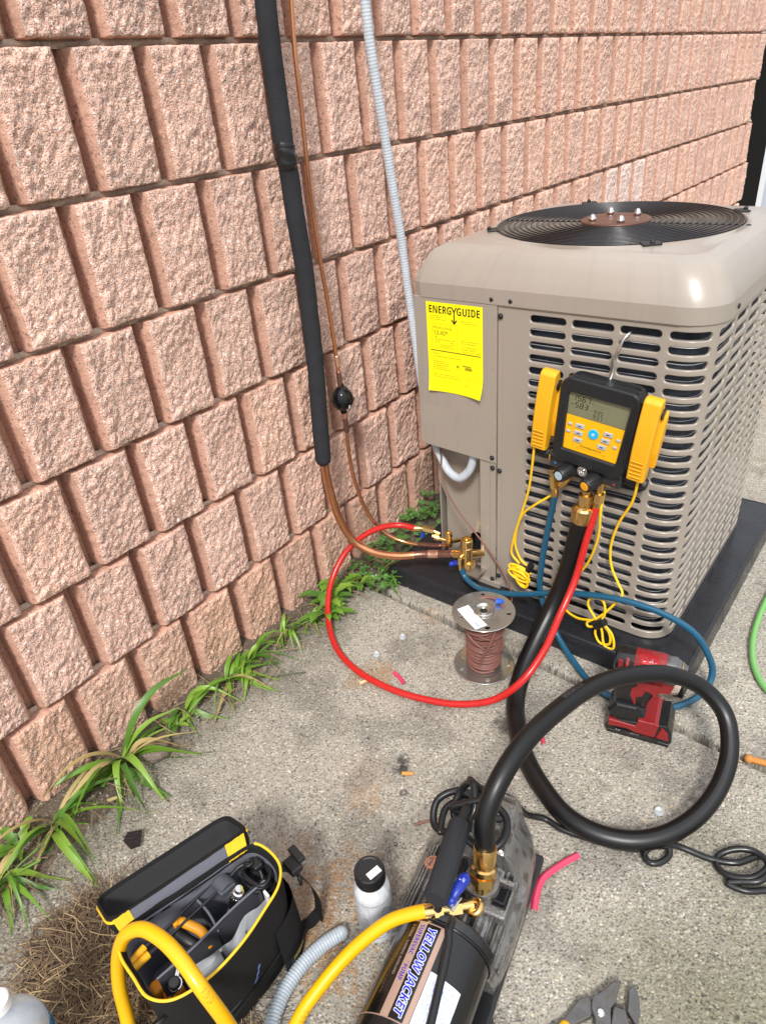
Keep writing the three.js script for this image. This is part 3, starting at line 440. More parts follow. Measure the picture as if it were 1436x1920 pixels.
// ---------------------------------------------------------------- hoses
const hexNut = (a, b, r) => { const l = a.distanceTo(b); return toCreasedNormals(orient(new THREE.CylinderGeometry(r, r, l, 6, 1).translate(0, l / 2, 0), a, b), 0.3); };
{
  const red = [[0.688, 0.179, 0.2], [0.667, 0.19, 0.174], [0.645, 0.183, 0.133], [0.613, 0.158, 0.091], [0.567, 0.117, 0.062], [0.505, 0.064, 0.064], [0.441, 0.027, 0.107], [0.38, 0.0125, 0.183], [0.347, 0.012, 0.275], [0.344, 0.012, 0.371], [0.36, 0.014, 0.457], [0.384, 0.025, 0.535], [0.413, 0.05, 0.594], [0.448, 0.095, 0.634], [0.51, 0.135, 0.648], [0.585, 0.165, 0.642], [0.642, 0.222, 0.646], [0.67, 0.306, 0.652], [0.688, 0.378, 0.66]];
  const t = thing('red_hose', 'red charging hose looping over the concrete from gauge to the rear valve', 'hose', [0.5, 0, 0.4]);
  part(t, 'hose', hose(red, 0.0074, { m: 14, n: 320, rf: (l) => 0.0074 + 0.0001 * Math.sin(l * 700) }), M.redHose);
  part(t, 'fitting', [rod(V(0.686, 0.178, 0.196), V(0.696, 0.178, 0.214), 0.0078), rod(V(0.696, 0.178, 0.214), V(0.699, 0.178, 0.222), 0.0055), hexNut(V(0.699, 0.178, 0.222), V(0.707, 0.175, 0.247), 0.0088), rod(V(0.707, 0.175, 0.247), V(0.711, 0.17, 0.262), 0.0045)], M.brass);
  part(t, 'valve_lever', [ball(0.006, 0.692, 0.162, 0.222), rod(V(0.694, 0.17, 0.222), V(0.69, 0.158, 0.222), 0.005, 0.006)], M.blue);
  part(t, 'fitting', [rod(V(0.688, 0.37, 0.659), V(0.69, 0.392, 0.661), 0.0076, 0.0076), hexNut(V(0.69, 0.392, 0.661), V(0.69, 0.412, 0.663), 0.0105), rod(V(0.69, 0.412, 0.663), V(0.69, 0.436, 0.665), 0.0065)], M.brass);

  const blue = [[0.69, 0.381, 0.57], [0.7, 0.31, 0.557], [0.7, 0.201, 0.544], [0.692, 0.122, 0.546], [0.677, 0.07, 0.576], [0.657, 0.032, 0.617], [0.628, 0.014, 0.665], [0.589, 0.012, 0.727], [0.577, 0.012, 0.779], [0.579, 0.012, 0.824], [0.602, 0.012, 0.864], [0.642, 0.012, 0.898], [0.689, 0.02, 0.92], [0.714, 0.05, 0.923], [0.717, 0.09, 0.908], [0.71, 0.138, 0.875], [0.7, 0.166, 0.823], [0.69, 0.177, 0.75], [0.685, 0.166, 0.673], [0.68, 0.142, 0.592], [0.67, 0.113, 0.515], [0.665, 0.093, 0.448], [0.673, 0.081, 0.391], [0.688, 0.086, 0.347], [0.69, 0.107, 0.336]];
  const b = thing('blue_hose', 'blue charging hose hanging from the gauge and looping past the cordless drill', 'hose', [0.66, 0, 0.7]);
  part(b, 'hose', hose(blue, 0.0068, { m: 14, n: 320 }), M.blueHose);
  part(b, 'fitting', [rod(V(0.69, 0.379, 0.57), V(0.69, 0.398, 0.568), 0.007), hexNut(V(0.69, 0.398, 0.568), V(0.69, 0.424, 0.564), 0.0095), rod(V(0.69, 0.424, 0.564), V(0.69, 0.44, 0.562), 0.007)], M.brass);
  part(b, 'fitting', [rod(V(0.69, 0.103, 0.336), V(0.69, 0.118, 0.336), 0.0072), hexNut(V(0.69, 0.118, 0.336), V(0.69, 0.138, 0.337), 0.0085), ball(0.008, 0.69, 0.14, 0.337)], M.brass);
  part(b, 'valve_lever', [ball(0.007, 0.684, 0.113, 0.312).scale(1, 1, 1), rod(V(0.69, 0.12, 0.328), V(0.684, 0.11, 0.308), 0.006, 0.007)], M.blue);

  const black = [[0.685, 0.347, 0.635], [0.682, 0.304, 0.628], [0.67, 0.211, 0.616], [0.638, 0.135, 0.602], [0.58, 0.085, 0.597], [0.518, 0.051, 0.6], [0.453, 0.029, 0.617], [0.392, 0.0225, 0.654], [0.338, 0.0225, 0.7], [0.297, 0.0225, 0.754], [0.267, 0.0225, 0.815], [0.265, 0.0225, 0.869], [0.284, 0.023, 0.921], [0.319, 0.026, 0.961], [0.374, 0.035, 0.994], [0.436, 0.055, 1.011], [0.499, 0.085, 1.008], [0.545, 0.12, 0.982], [0.55, 0.155, 0.94], [0.517, 0.19, 0.89], [0.452, 0.22, 0.844], [0.363, 0.25, 0.808], [0.255, 0.272, 0.788], [0.165, 0.28, 0.779], [0.1, 0.262, 0.776], [0.066, 0.225, 0.776], [0.05, 0.182, 0.784]];
  const strip = canvas(1024, 128, (x, w, h) => { x.fillStyle = '#0e0e0f'; x.fillRect(0, 0, w, h); x.fillStyle = '#75787e'; x.font = '17px sans-serif'; x.fillText('HOSE TO 20 MICRONS', 40, 30); x.fillText('TO 20 MICRONS', 560, 30); x.fillText('TO 20 MICRONS', 300, 94); });
  strip.wrapS = strip.wrapT = THREE.RepeatWrapping; strip.repeat.set(2.2, 1);
  const k = thing('vacuum_hose', 'thick black vacuum hose in a large loop from the gauge to the pump', 'hose', [0.35, 0, 0.8]);
  part(k, 'hose', hose(black, 0.0155, { m: 26, n: 340, rf: (l, a) => 0.0152 + 0.0046 * sm(1.2, 0.1, l) + 0.0002 * fbm(l * 30, a, 5) }), mat('black printed hose rubber', [0.7, 0.7, 0.72], 0.42, { map: strip, roughnessMap: mottle }));
  const a0 = V(0.685, 0.342, 0.634), up = V(0.014, 0.99, 0.06).normalize(), q = (d) => a0.clone().addScaledVector(up, d);
  part(k, 'coupling', [latheOn([[0, 0], [0.0215, 0], [0.0225, 0.003], [0.0225, 0.03], [0.02, 0.033], [0.013, 0.036], [0.013, 0.043], [0, 0.043]], q(0), q(1), 28), hexNut(q(0.043), q(0.062), 0.0145), rod(q(0.06), q(0.09), 0.0095)], M.brass);
  for (let i = 0; i < 14; i++) { const an = (i / 14) * 6.283; part(k, 'coupling_rib', rod(q(0.003).add(V(Math.cos(an) * 0.0225, 0, Math.sin(an) * 0.0225)), q(0.03).add(V(Math.cos(an) * 0.0225, 0, Math.sin(an) * 0.0225)), 0.0014, 0.0014, 5), M.brass); }
  const e0 = V(0.0495, 0.186, 0.785), dn = V(-0.022, -0.06, 0.008).normalize(), w = (d) => e0.clone().addScaledVector(dn, d);
  part(k, 'coupling', [latheOn([[0, 0], [0.0164, 0], [0.017, 0.003], [0.0166, 0.024], [0.0145, 0.026], [0.0146, 0.032], [0.0178, 0.034], [0.0178, 0.042], [0.0145, 0.045], [0, 0.045]], w(0), w(1), 28), hexNut(w(0.045), w(0.058), 0.0195), rod(w(0.055), w(0.072), 0.0145)], M.brass);

  const ya = [[-0.066, 0.165, 0.761], [-0.078, 0.16, 0.746], [-0.097, 0.15, 0.725], [-0.123, 0.135, 0.707], [-0.157, 0.115, 0.69], [-0.198, 0.095, 0.678], [-0.236, 0.075, 0.671], [-0.275, 0.045, 0.672], [-0.31, 0.03, 0.69], [-0.335, 0.024, 0.69], [-0.33, 0.06, 0.672], [-0.318, 0.11, 0.656], [-0.319, 0.18, 0.643], [-0.321, 0.225, 0.621], [-0.318, 0.245, 0.582], [-0.318, 0.25, 0.547], [-0.324, 0.245, 0.512], [-0.337, 0.225, 0.487], [-0.352, 0.18, 0.47], [-0.368, 0.12, 0.467], [-0.379, 0.07, 0.476], [-0.395, 0.025, 0.495], [-0.43, 0.013, 0.53]];
  const y = thing('yellow_hose', 'yellow charging hose from the pump valve, looped over the open tool bag', 'hose', [-0.25, 0, 0.65]);
  const ys = canvas(1024, 64, (x, w, h) => { x.fillStyle = '#e9ae10'; x.fillRect(0, 0, w, h); x.fillStyle = '#7c6420'; x.font = '15px sans-serif'; x.globalAlpha = 0.7; x.fillText('45.5 S/S', 150, 20); x.fillText('42 45 R', 640, 52); });
  ys.wrapS = ys.wrapT = THREE.RepeatWrapping; ys.repeat.set(3, 1);
  part(y, 'hose', hose(ya, 0.0092, { m: 18, n: 360 }), mat('yellow printed hose rubber', [1, 1, 1], 0.42, { map: ys, roughnessMap: scuff }));
  // ball valve at the pump end
  const v0 = V(-0.067, 0.165, 0.762), v1 = V(-0.02, 0.16, 0.807), vd = v1.clone().sub(v0).normalize(), s = (d) => v0.clone().addScaledVector(vd, d), vl = v0.distanceTo(v1);
  const bv = part(y, 'ball_valve', [rod(s(-0.003), s(0.01), 0.0098), hexNut(s(0.01), s(0.022), 0.0125), rod(s(0.022), s(0.03), 0.009), hexNut(s(0.03), s(0.048), 0.0125), rod(s(0.048), s(vl), 0.0075)], M.brass);
  part(bv, 'valve_stem', [rod(s(0.036), s(0.036).add(V(0, 0.017, 0)), 0.006, 0.005), box(0.022, 0.003, 0.018, s(0.036).x, s(0.036).y + 0.016, s(0.036).z, 0.001)], M.steel);
  const lt = canvas(256, 96, (x, w, h) => { x.fillStyle = '#0a1f8c'; x.fillRect(0, 0, w, h); x.fillStyle = '#ccd2ee'; x.font = 'bold 40px sans-serif'; x.fillText('YELLOW', 14, 44); x.fillText('JACKET', 78, 84); });
  const l0 = s(0.036).add(V(0, 0.019, 0)), l1 = V(-0.006, 0.184, 0.786);
  part(bv, 'lever', [hose([l0, l0.clone().lerp(l1, 0.35).add(V(0, 0.004, 0)), l1], 0.007, { n: 30, m: 14, rf: (l, a) => 0.005 + 0.0035 * sm(0, 0.02, l), flat: 0.8 })], M.blue);
  { const dir = l1.clone().sub(l0).setY(0).normalize(), sd = V(-dir.z, 0, dir.x); part(bv, 'lever_text', sheet(4, 2, (a, b) => { const p = l0.clone().lerp(l1, 0.35 + 0.6 * a).addScaledVector(sd, (b - 0.5) * 0.011); return [p.x, p.y + 0.0092 - 0.001 * Math.pow((b - 0.5) * 2, 2) , p.z]; }, (a, b) => [a, 1 - b]), mat('blue printed lever', [1, 1, 1], 0.4, { map: lt })); }
  part(bv, 'elbow', [new THREE.TorusGeometry(0.0085, 0.0052, 12, 28).rotateX(Math.PI / 2 - 0.5).rotateY(0.4).translate(-0.021, 0.158, 0.8105)], M.brass);

  single('garden_hose', hose([[1.235, 0.012, 0.953], [1.11, 0.012, 0.95], [1.011, 0.012, 0.95], [0.927, 0.012, 0.956], [0.872, 0.012, 0.966], [0.824, 0.008, 0.983], [0.784, 0.008, 1.007], [0.745, 0.008, 1.05]], 0.0064, { m: 12, n: 120 }), mat('faded green hose', [0.17, 0.42, 0.12], 0.6, { roughnessMap: scuff }), 'light green hose curving on the pavement at the right edge', 'hose');
  const cord = [[0.05, 0.15, 0.705], [0.09, 0.15, 0.69], [0.122, 0.15, 0.706], [0.159, 0.14, 0.735], [0.2, 0.085, 0.75], [0.23, 0.025, 0.762], [0.25, 0.009, 0.785], [0.249, 0.008, 0.814], [0.256, 0.008, 0.85], [0.27, 0.008, 0.901], [0.287, 0.008, 0.935], [0.308, 0.016, 0.964], [0.315, 0.012, 0.975], [0.306, 0.008, 0.98], [0.284, 0.008, 0.972], [0.275, 0.008, 0.96], [0.281, 0.008, 0.948], [0.293, 0.012, 0.948], [0.306, 0.024, 0.962], [0.328, 0.01, 0.991], [0.336, 0.008, 1.035], [0.35, 0.012, 1.071], [0.381, 0.014, 1.099], [0.366, 0.022, 1.112], [0.334, 0.02, 1.099], [0.321, 0.012, 1.067], [0.329, 0.008, 1.048], [0.348, 0.008, 1.044], [0.369, 0.016, 1.062], [0.38, 0.02, 1.09], [0.364, 0.024, 1.115], [0.333, 0.022, 1.108], [0.318, 0.014, 1.082], [0.31, 0.008, 1.068], [0.313, 0.008, 1.094], [0.332, 0.008, 1.12], [0.36, 0.008, 1.16]];
  single('power_cord', hose(cord, 0.0053, { m: 10, n: 500 }), M.rubber, 'black power cord trailing from the pump into a loose coil at right', 'cord');
  // thermostat cable from the unit down to its reel
  single('control_cable', hose([[0.762, 0.415, 0.236], [0.76, 0.399, 0.238], [0.76, 0.352, 0.242], [0.753, 0.323, 0.245], [0.741, 0.284, 0.265], [0.733, 0.24, 0.302], [0.729, 0.203, 0.343], [0.727, 0.17, 0.379], [0.725, 0.135, 0.412], [0.718, 0.101, 0.444], [0.69, 0.085, 0.475], [0.64, 0.09, 0.5], [0.59, 0.1, 0.52], [0.562, 0.105, 0.51]], 0.0022, { m: 8, n: 160 }), M.brownWire, 'thin brown control cable running from under the service panel to the reel', 'cable');
}
// ---------------------------------------------------------------- digital gauge hung on the louvres
// local frame: x to the right along the unit's side, y up, z out of the unit (towards -x of the world)
const gq = new THREE.Quaternion().setFromRotationMatrix(new THREE.Matrix4().makeBasis(V(0, -0.105, 0.9945), V(0, 0.9945, 0.105), V(-1, 0, 0)));
const shapeRR = (w0, w1, h, r) => { // rounded trapezoid, w0 bottom, w1 top half widths
  const s = new THREE.Shape(); s.moveTo(-w0 + r, -h); s.lineTo(w0 - r, -h); s.quadraticCurveTo(w0, -h, w0 + 0.0, -h + r); s.lineTo(w1, h - r); s.quadraticCurveTo(w1, h, w1 - r, h); s.lineTo(-w1 + r, h); s.quadraticCurveTo(-w1, h, -w1, h - r); s.lineTo(-w0, -h + r); s.quadraticCurveTo(-w0, -h, -w0 + r, -h); return s;
};
const ext = (s, depth, bev = 0.002, seg = 3) => new THREE.ExtrudeGeometry(s, { depth, bevelEnabled: bev > 0, bevelSize: bev, bevelThickness: bev, bevelSegments: seg, curveSegments: 16, steps: 1 });
{
  const t = thing('manifold_gauge', 'digital manifold gauge with yellow keypad and grey screen hooked on the louvres', 'gauge', [0.7, 0.545, 0.641], { quat: gq, world: false });
  const outer = shapeRR(0.07, 0.073, 0.084, 0.022); const hole = shapeRR(0.0585, 0.0635, 0.0635, 0.008); const hp = new THREE.Path(hole.getPoints(12)); outer.holes.push(hp);
  part(t, 'case', [ext(shapeRR(0.068, 0.071, 0.083, 0.022), 0.02, 0.004).translate(0, 0.002, -0.028), ext(outer, 0.013, 0.004, 4).translate(0, 0.002, -0.001)], mat('black rubber boot', [0.014, 0.015, 0.017], 0.55, { roughnessMap: scuff }));
  const face = canvas(760, 620, (x, w, h) => { // keypad print: faint captions, key names, maker's name
    x.fillStyle = '#f2b10c'; x.fillRect(0, 0, w, h); x.fillStyle = '#3c2c06';
    const bar = (X, Y, W) => { x.globalAlpha = 0.6; x.fillRect(X, Y, W, 3); x.globalAlpha = 1; };
    for (const [X, Y] of [[60, 178], [60, 290], [640, 215], [610, 320]]) { bar(X, Y, 56); bar(X + 6, Y + 9, 40); }
    bar(565, 270, 30); x.font = 'italic bold 50px sans-serif'; x.save(); x.translate(235, 512); x.scale(1.15, 1); x.fillText('Fieldpiece', 0, 0); x.restore(); x.font = '20px sans-serif'; x.fillText('Digital Manifold and Vacuum Micron Gauge', 190, 548);
  });
  part(t, 'keypad', sheet(6, 6, (a, b) => { const v = -0.061 + 0.0735 * b, hw = 0.0575 + 0.0045 * b; return [-hw + 2 * hw * a, v + 0.002, 0.0088]; }, (a, b) => [a, b]), mat('yellow printed keypad', [1, 1, 1], 0.4, { map: face }));
  const lcd = canvas(900, 420, (x, w, h) => {
    x.fillStyle = '#77775c'; x.fillRect(0, 0, w, h); x.fillStyle = '#20221c';
    const seg = { 0: 'abcdef', 1: 'bc', 2: 'abged', 3: 'abgcd', 4: 'fgbc', 5: 'afgcd', 6: 'afgedc', 7: 'abc', 8: 'abcdefg', 9: 'abcdfg', '-': 'g', ' ': '' };
    const digit = (c, X, Y, W, H, k = 13) => { x.save(); x.translate(X, Y); x.transform(1, 0, -0.1, 1, 0, 0); x.lineWidth = k; x.lineCap = 'butt'; x.strokeStyle = '#1d1f1a'; const m = H / 2, p = { a: [0, 0, W, 0], b: [W, 0, W, m], c: [W, m, W, H], d: [0, H, W, H], e: [0, m, 0, H], f: [0, 0, 0, m], g: [0, m, W, m] }; for (const s of seg[c]) { const [a, b, e, f] = p[s], dx = Math.sign(e - a) * 4, dy = Math.sign(f - b) * 4; x.beginPath(); x.moveTo(a + dx, b + dy); x.lineTo(e - dx, f - dy); x.stroke(); } x.restore(); };
    [...'1567'].forEach((c, i) => digit(c, 84 + i * 68, 40, 40, 94)); [...'-583'].forEach((c, i) => digit(c, 62 + i * 68, 170, 40, 94)); x.font = '18px sans-serif'; x.fillText('psig', 345, 118); x.fillText('inHg', 335, 255);
    x.lineWidth = 3; x.strokeStyle = '#3a3b30'; x.beginPath(); x.moveTo(340, 132); x.lineTo(590, 128); x.stroke(); x.globalAlpha = 0.35; x.strokeRect(320, 20, 270, 370); x.globalAlpha = 1;
    [...'----'].forEach((c, i) => digit(c, 380 + i * 38, 150, 24, 30, 7)); [...'935'].forEach((c, i) => digit(c, 400 + i * 48, 220, 30, 70, 9)); [...'937'].forEach((c, i) => digit(c, 400 + i * 48, 312, 30, 70, 9));
    x.globalAlpha = 0.5; x.fillRect(520, 40, 50, 6); x.globalAlpha = 1;
  });
  part(t, 'screen', sheet(2, 2, (a, b) => { const v = 0.0145 + 0.0455 * b, hw = 0.0615 + 0.001 * b; return [-hw + 2 * hw * a, v, 0.008]; }, (a, b) => [a, b]), mat('liquid crystal screen under glass', [1, 1, 1], 0.12, { map: lcd, clearcoat: 0.5, clearcoatRoughness: 0.05 }));
  const keyM = mat('grey key', [0.42, 0.43, 0.46], 0.5);
  const key = (x, y, w, h, m, r) => part(t, 'key', r ? new THREE.CylinderGeometry(r, r * 1.08, 0.003, 28).rotateX(Math.PI / 2).translate(x, y, 0.0098) : box(w, h, 0.003, x, y, 0.0096, 0.0012), m);
  for (const [x, y] of [[-0.048, -0.004], [-0.049, -0.02], [0.049, -0.009], [0.045, -0.025]]) key(x, y, 0.0085, 0.005, keyM);
  for (const [x, y] of [[-0.028, -0.0035], [-0.0285, -0.0185], [-0.0275, -0.033], [0.0285, -0.0035], [0.0255, -0.018], [0.021, -0.0325]]) { const k = key(x, y, 0.0175, 0.009, keyM); part(k, 'key_mark', box(0.007, 0.0016, 0.0006, x, y, 0.0114), M.dark); }
  const ck = key(0.0005, -0.012, 0, 0, mat('bright blue key', [0.01, 0.42, 0.75], 0.4), 0.0095); part(ck, 'key_mark', new THREE.TorusGeometry(0.0022, 0.0006, 8, 16).translate(0.0005, -0.012, 0.0115), M.white);
  // valve block, handles, sight glass, ports
  part(t, 'valve_block', [box(0.148, 0.034, 0.034, -0.004, -0.095, -0.012, 0.003), box(0.148, 0.006, 0.012, -0.004, -0.0795, 0.008, 0.0015)], mat('black anodised block', [0.026, 0.028, 0.032], 0.4, { roughnessMap: mottle }));
  const knob = (a, b, r, cap, lab) => { const d = b.clone().sub(a).normalize(), L = a.distanceTo(b); const k = part(t, 'valve_handle', latheOn([[0, 0], [r * 0.6, 0], [r * 0.62, L * 0.12], [r * 0.95, L * 0.16], [r, L * 0.3], [r * 0.97, L * 0.92], [r * 0.85, L], [0, L]], a, b, 26), M.blackPl, lab); for (let i = 0; i < 10; i++) { const an = i * 0.6283, n = V(0, 0, 1).cross(d).lengthSq() > 0.1 ? V(0, 0, 1).cross(d).normalize() : V(1, 0, 0), m = d.clone().cross(n), o = n.multiplyScalar(Math.cos(an) * r * 0.98).add(m.multiplyScalar(Math.sin(an) * r * 0.98)); part(k, 'grip_rib', rod(a.clone().addScaledVector(d, L * 0.25).add(o), a.clone().addScaledVector(d, L * 0.9).add(o), 0.0012, 0.0012, 5), M.blackPl); } if (cap) part(k, 'handle_cap', latheOn([[0, 0], [r * 0.62, 0], [r * 0.6, 0.0012], [0, 0.0015]], a.clone().addScaledVector(d, L - 0.0002), a.clone().addScaledVector(d, L + 1), 20), cap); return k; };
  knob(V(-0.079, -0.092, -0.008), V(-0.121, -0.088, -0.008), 0.0125); knob(V(0.071, -0.09, -0.008), V(0.114, -0.09, -0.008), 0.0125);
  part(t, 'valve_stem', [rod(V(-0.078, -0.092, -0.008), V(-0.082, -0.092, -0.008), 0.0138, 0.0138, 24)], M.brass);
  knob(V(-0.03, -0.1, 0.004), V(-0.041, -0.104, 0.042), 0.015, mat('pale blue cap', [0.42, 0.55, 0.62], 0.4), 'handle with pale blue end cap');
  knob(V(0.026, -0.1, 0.004), V(0.014, -0.107, 0.042), 0.015, mat('orange cap', [0.88, 0.4, 0.01], 0.4), 'handle with orange end cap');
  part(t, 'sight_glass', [latheOn([[0, 0], [0.011, 0], [0.0115, 0.005], [0.0105, 0.008], [0.008, 0.0075], [0.0075, 0.003], [0, 0.003]], V(-0.006, -0.095, 0.005), V(-0.006, -0.095, 1), 26), ball(0.0042, -0.004, -0.0925, 0.0105), ball(0.003, -0.008, -0.0995, 0.0105)], M.chrome);
  part(t, 'indicator_dot', new THREE.CylinderGeometry(0.002, 0.002, 0.001, 12).rotateX(Math.PI / 2).translate(-0.066, -0.1, 0.0056), mat('blue dot', [0.03, 0.2, 0.6], 0.4)); part(t, 'indicator_dot', new THREE.CylinderGeometry(0.002, 0.002, 0.001, 12).rotateX(Math.PI / 2).translate(0.058, -0.104, 0.0056), mat('red dot', [0.6, 0.03, 0.04], 0.4));
  part(t, 'port', rod(V(-0.062, -0.108, -0.006), V(-0.062, -0.121, -0.004), 0.0085, 0.0075), M.brass); part(t, 'port', [rod(V(-0.03, -0.108, -0.006), V(-0.047, -0.148, 0.004), 0.0095, 0.0085), rod(V(-0.047, -0.1475, 0.004), V(-0.0495, -0.153, 0.0045), 0.005)], M.brass); part(t, 'port', rod(V(0.015, -0.108, -0.006), V(0.013, -0.12, -0.004), 0.0105, 0.01), M.brass); part(t, 'port', rod(V(0.045, -0.108, -0.006), V(0.042, -0.116, -0.004), 0.009, 0.008), M.brass);
  // wire hook
  part(t, 'hook', hose([[0.0, 0.084, -0.022], [0.0, 0.1, -0.03], [-0.002, 0.118, -0.03], [-0.0035, 0.13, -0.028], [0.0015, 0.14, -0.026], [0.004, 0.15, -0.026], [0.007, 0.163, -0.028], [0.011, 0.172, -0.034], [0.014, 0.176, -0.043], [0.014, 0.17, -0.05]], 0.0027, { m: 10, n: 60 }), M.chrome);
}
// two yellow pipe clamp probes parked on the sides of the gauge, with their cables
{
  const clampShape = () => { const s = new THREE.Shape(); s.moveTo(0.004, -0.075); s.quadraticCurveTo(0.012, -0.08, 0.018, -0.074); s.lineTo(0.022, -0.03); s.quadraticCurveTo(0.026, 0.02, 0.02, 0.078); s.quadraticCurveTo(0.016, 0.086, 0.006, 0.084); s.lineTo(-0.004, 0.06); s.quadraticCurveTo(0.006, 0.01, 0.0, -0.05); s.closePath(); return s; };
  const jaw = () => { const s = new THREE.Shape(); s.moveTo(-0.006, 0.06); s.quadraticCurveTo(-0.02, 0.03, -0.012, -0.02); s.lineTo(-0.01, -0.048); s.lineTo(-0.004, -0.05); s.lineTo(0.002, -0.02); s.quadraticCurveTo(0.004, 0.02, -0.002, 0.05); s.closePath(); return s; };
  const build = (lab, cx, y0, cable, extra, top) => {
    const c = thing('clamp_probe', lab, 'clamp probe', [0.69, 0.545, 0.641], { quat: gq, world: false, group: 'yellow pipe clamp probes' });
    // profile (z out, y up) swept across the width
    const place = (g, w) => g.applyMatrix4(new THREE.Matrix4().makeBasis(V(0, 0, 1), V(0, 1, 0), V(-1, 0, 0))).translate(cx + w, y0, -0.006);
    const b = part(c, 'body', place(ext(clampShape(), 0.025, 0.0035, 4), 0.0125), M.yellow);
    part(c, 'jaw', place(ext(jaw(), 0.014, 0.002, 2), 0.022), M.yellow);
    part(c, 'pivot', [rod(V(cx - 0.019, y0 + 0.058, -0.004), V(cx + 0.019, y0 + 0.058, -0.004), 0.0105, 0.0105, 20)], M.blackPl);
    for (let i = 0; i < 5; i++) part(b, 'grip_ridge', rod(V(cx - 0.011, y0 - 0.068 + i * 0.0085, 0.0175 + i * 0.0012), V(cx + 0.011, y0 - 0.068 + i * 0.0085, 0.0175 + i * 0.0012), 0.0012, 0.0012, 6), M.yellow);
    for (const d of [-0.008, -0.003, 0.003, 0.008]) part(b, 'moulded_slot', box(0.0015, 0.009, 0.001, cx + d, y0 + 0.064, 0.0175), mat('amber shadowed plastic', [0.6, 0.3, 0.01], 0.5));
    const inv = new THREE.Matrix4().compose(c.position, c.quaternion, V(1, 1, 1)).invert();
    const L = (p) => A(p).applyMatrix4(inv);
    part(c, 'cable', cable.map((k) => hose(k.map(L), 0.0027, { m: 8, n: 160 })), M.yellowCable);
    part(c, 'cable_bundle', extra.map((k) => hose(k.map(L), 0.0027, { m: 8, n: 140 })), M.yellowCable);
    part(c, 'cable_tie', top.map(([a, b, r]) => rod(L(a), L(b), r, r, 14)), M.blackPl);
    return c;
  };
  const coil = (c, ru, rv, n, tilt, ph, dx) => { const p = []; for (let i = 0; i <= n * 16; i++) { const a = ph + (i / 16) * 6.283, k = i / (n * 16); p.push([c[0] - 0.004 * Math.sin(a * 0.37) + dx * k, c[1] + rv * Math.sin(a) * (0.85 + 0.25 * Math.sin(a * 0.31)) - tilt * ru * Math.cos(a) - 0.012 * k, c[2] + ru * Math.cos(a) * (0.9 + 0.2 * Math.cos(a * 0.23))]); } return p; };
  build('yellow pipe clamp probe on the left of the gauge, its cable bundle hanging low', -0.1005, 0.006,
    [[[0.683, 0.497, 0.524], [0.69, 0.439, 0.517], [0.7, 0.368, 0.505], [0.71, 0.288, 0.482], [0.715, 0.215, 0.463], [0.718, 0.176, 0.459], [0.717, 0.158, 0.478]], [[0.70, 0.385, 0.566], [0.703, 0.372, 0.558], [0.7, 0.34, 0.524], [0.71, 0.297, 0.488], [0.717, 0.235, 0.469], [0.718, 0.2, 0.468], [0.717, 0.168, 0.484], [0.715, 0.158, 0.506]]],
    [coil([0.712, 0.145, 0.485], 0.026, 0.011, 4, 0.2, 0.4, -0.008), coil([0.708, 0.132, 0.492], 0.018, 0.02, 2, 0.5, 1.4, -0.004)], [[[0.712, 0.15, 0.505], [0.712, 0.168, 0.512], 0.008]]);
  build('yellow pipe clamp probe on the right of the gauge, its cable tied in loops', 0.0975, 0.0065,
    [[[0.683, 0.475, 0.737], [0.7, 0.407, 0.725], [0.715, 0.335, 0.697], [0.722, 0.268, 0.685], [0.722, 0.223, 0.692], [0.717, 0.192, 0.711], [0.705, 0.178, 0.726], [0.697, 0.157, 0.717], [0.69, 0.128, 0.7], [0.685, 0.107, 0.684]], [[0.7, 0.41, 0.668], [0.692, 0.376, 0.668], [0.7, 0.299, 0.664], [0.707, 0.217, 0.641], [0.712, 0.15, 0.6], [0.71, 0.113, 0.585], [0.702, 0.09, 0.6], [0.69, 0.085, 0.637], [0.685, 0.097, 0.673]]],
    [[[0.685, 0.105, 0.682], [0.69, 0.135, 0.66], [0.692, 0.155, 0.668], [0.69, 0.155, 0.692], [0.686, 0.125, 0.7], [0.684, 0.1, 0.69]], [[0.684, 0.1, 0.69], [0.68, 0.07, 0.686], [0.676, 0.052, 0.7], [0.676, 0.058, 0.72], [0.68, 0.085, 0.716], [0.684, 0.1, 0.694], [0.682, 0.078, 0.7], [0.674, 0.05, 0.712], [0.673, 0.052, 0.73], [0.678, 0.083, 0.724], [0.683, 0.104, 0.698]], [[0.686, 0.104, 0.68], [0.684, 0.086, 0.664], [0.682, 0.08, 0.668], [0.684, 0.09, 0.69]]], [[[0.683, 0.088, 0.685], [0.683, 0.108, 0.702], 0.0095]]);
}
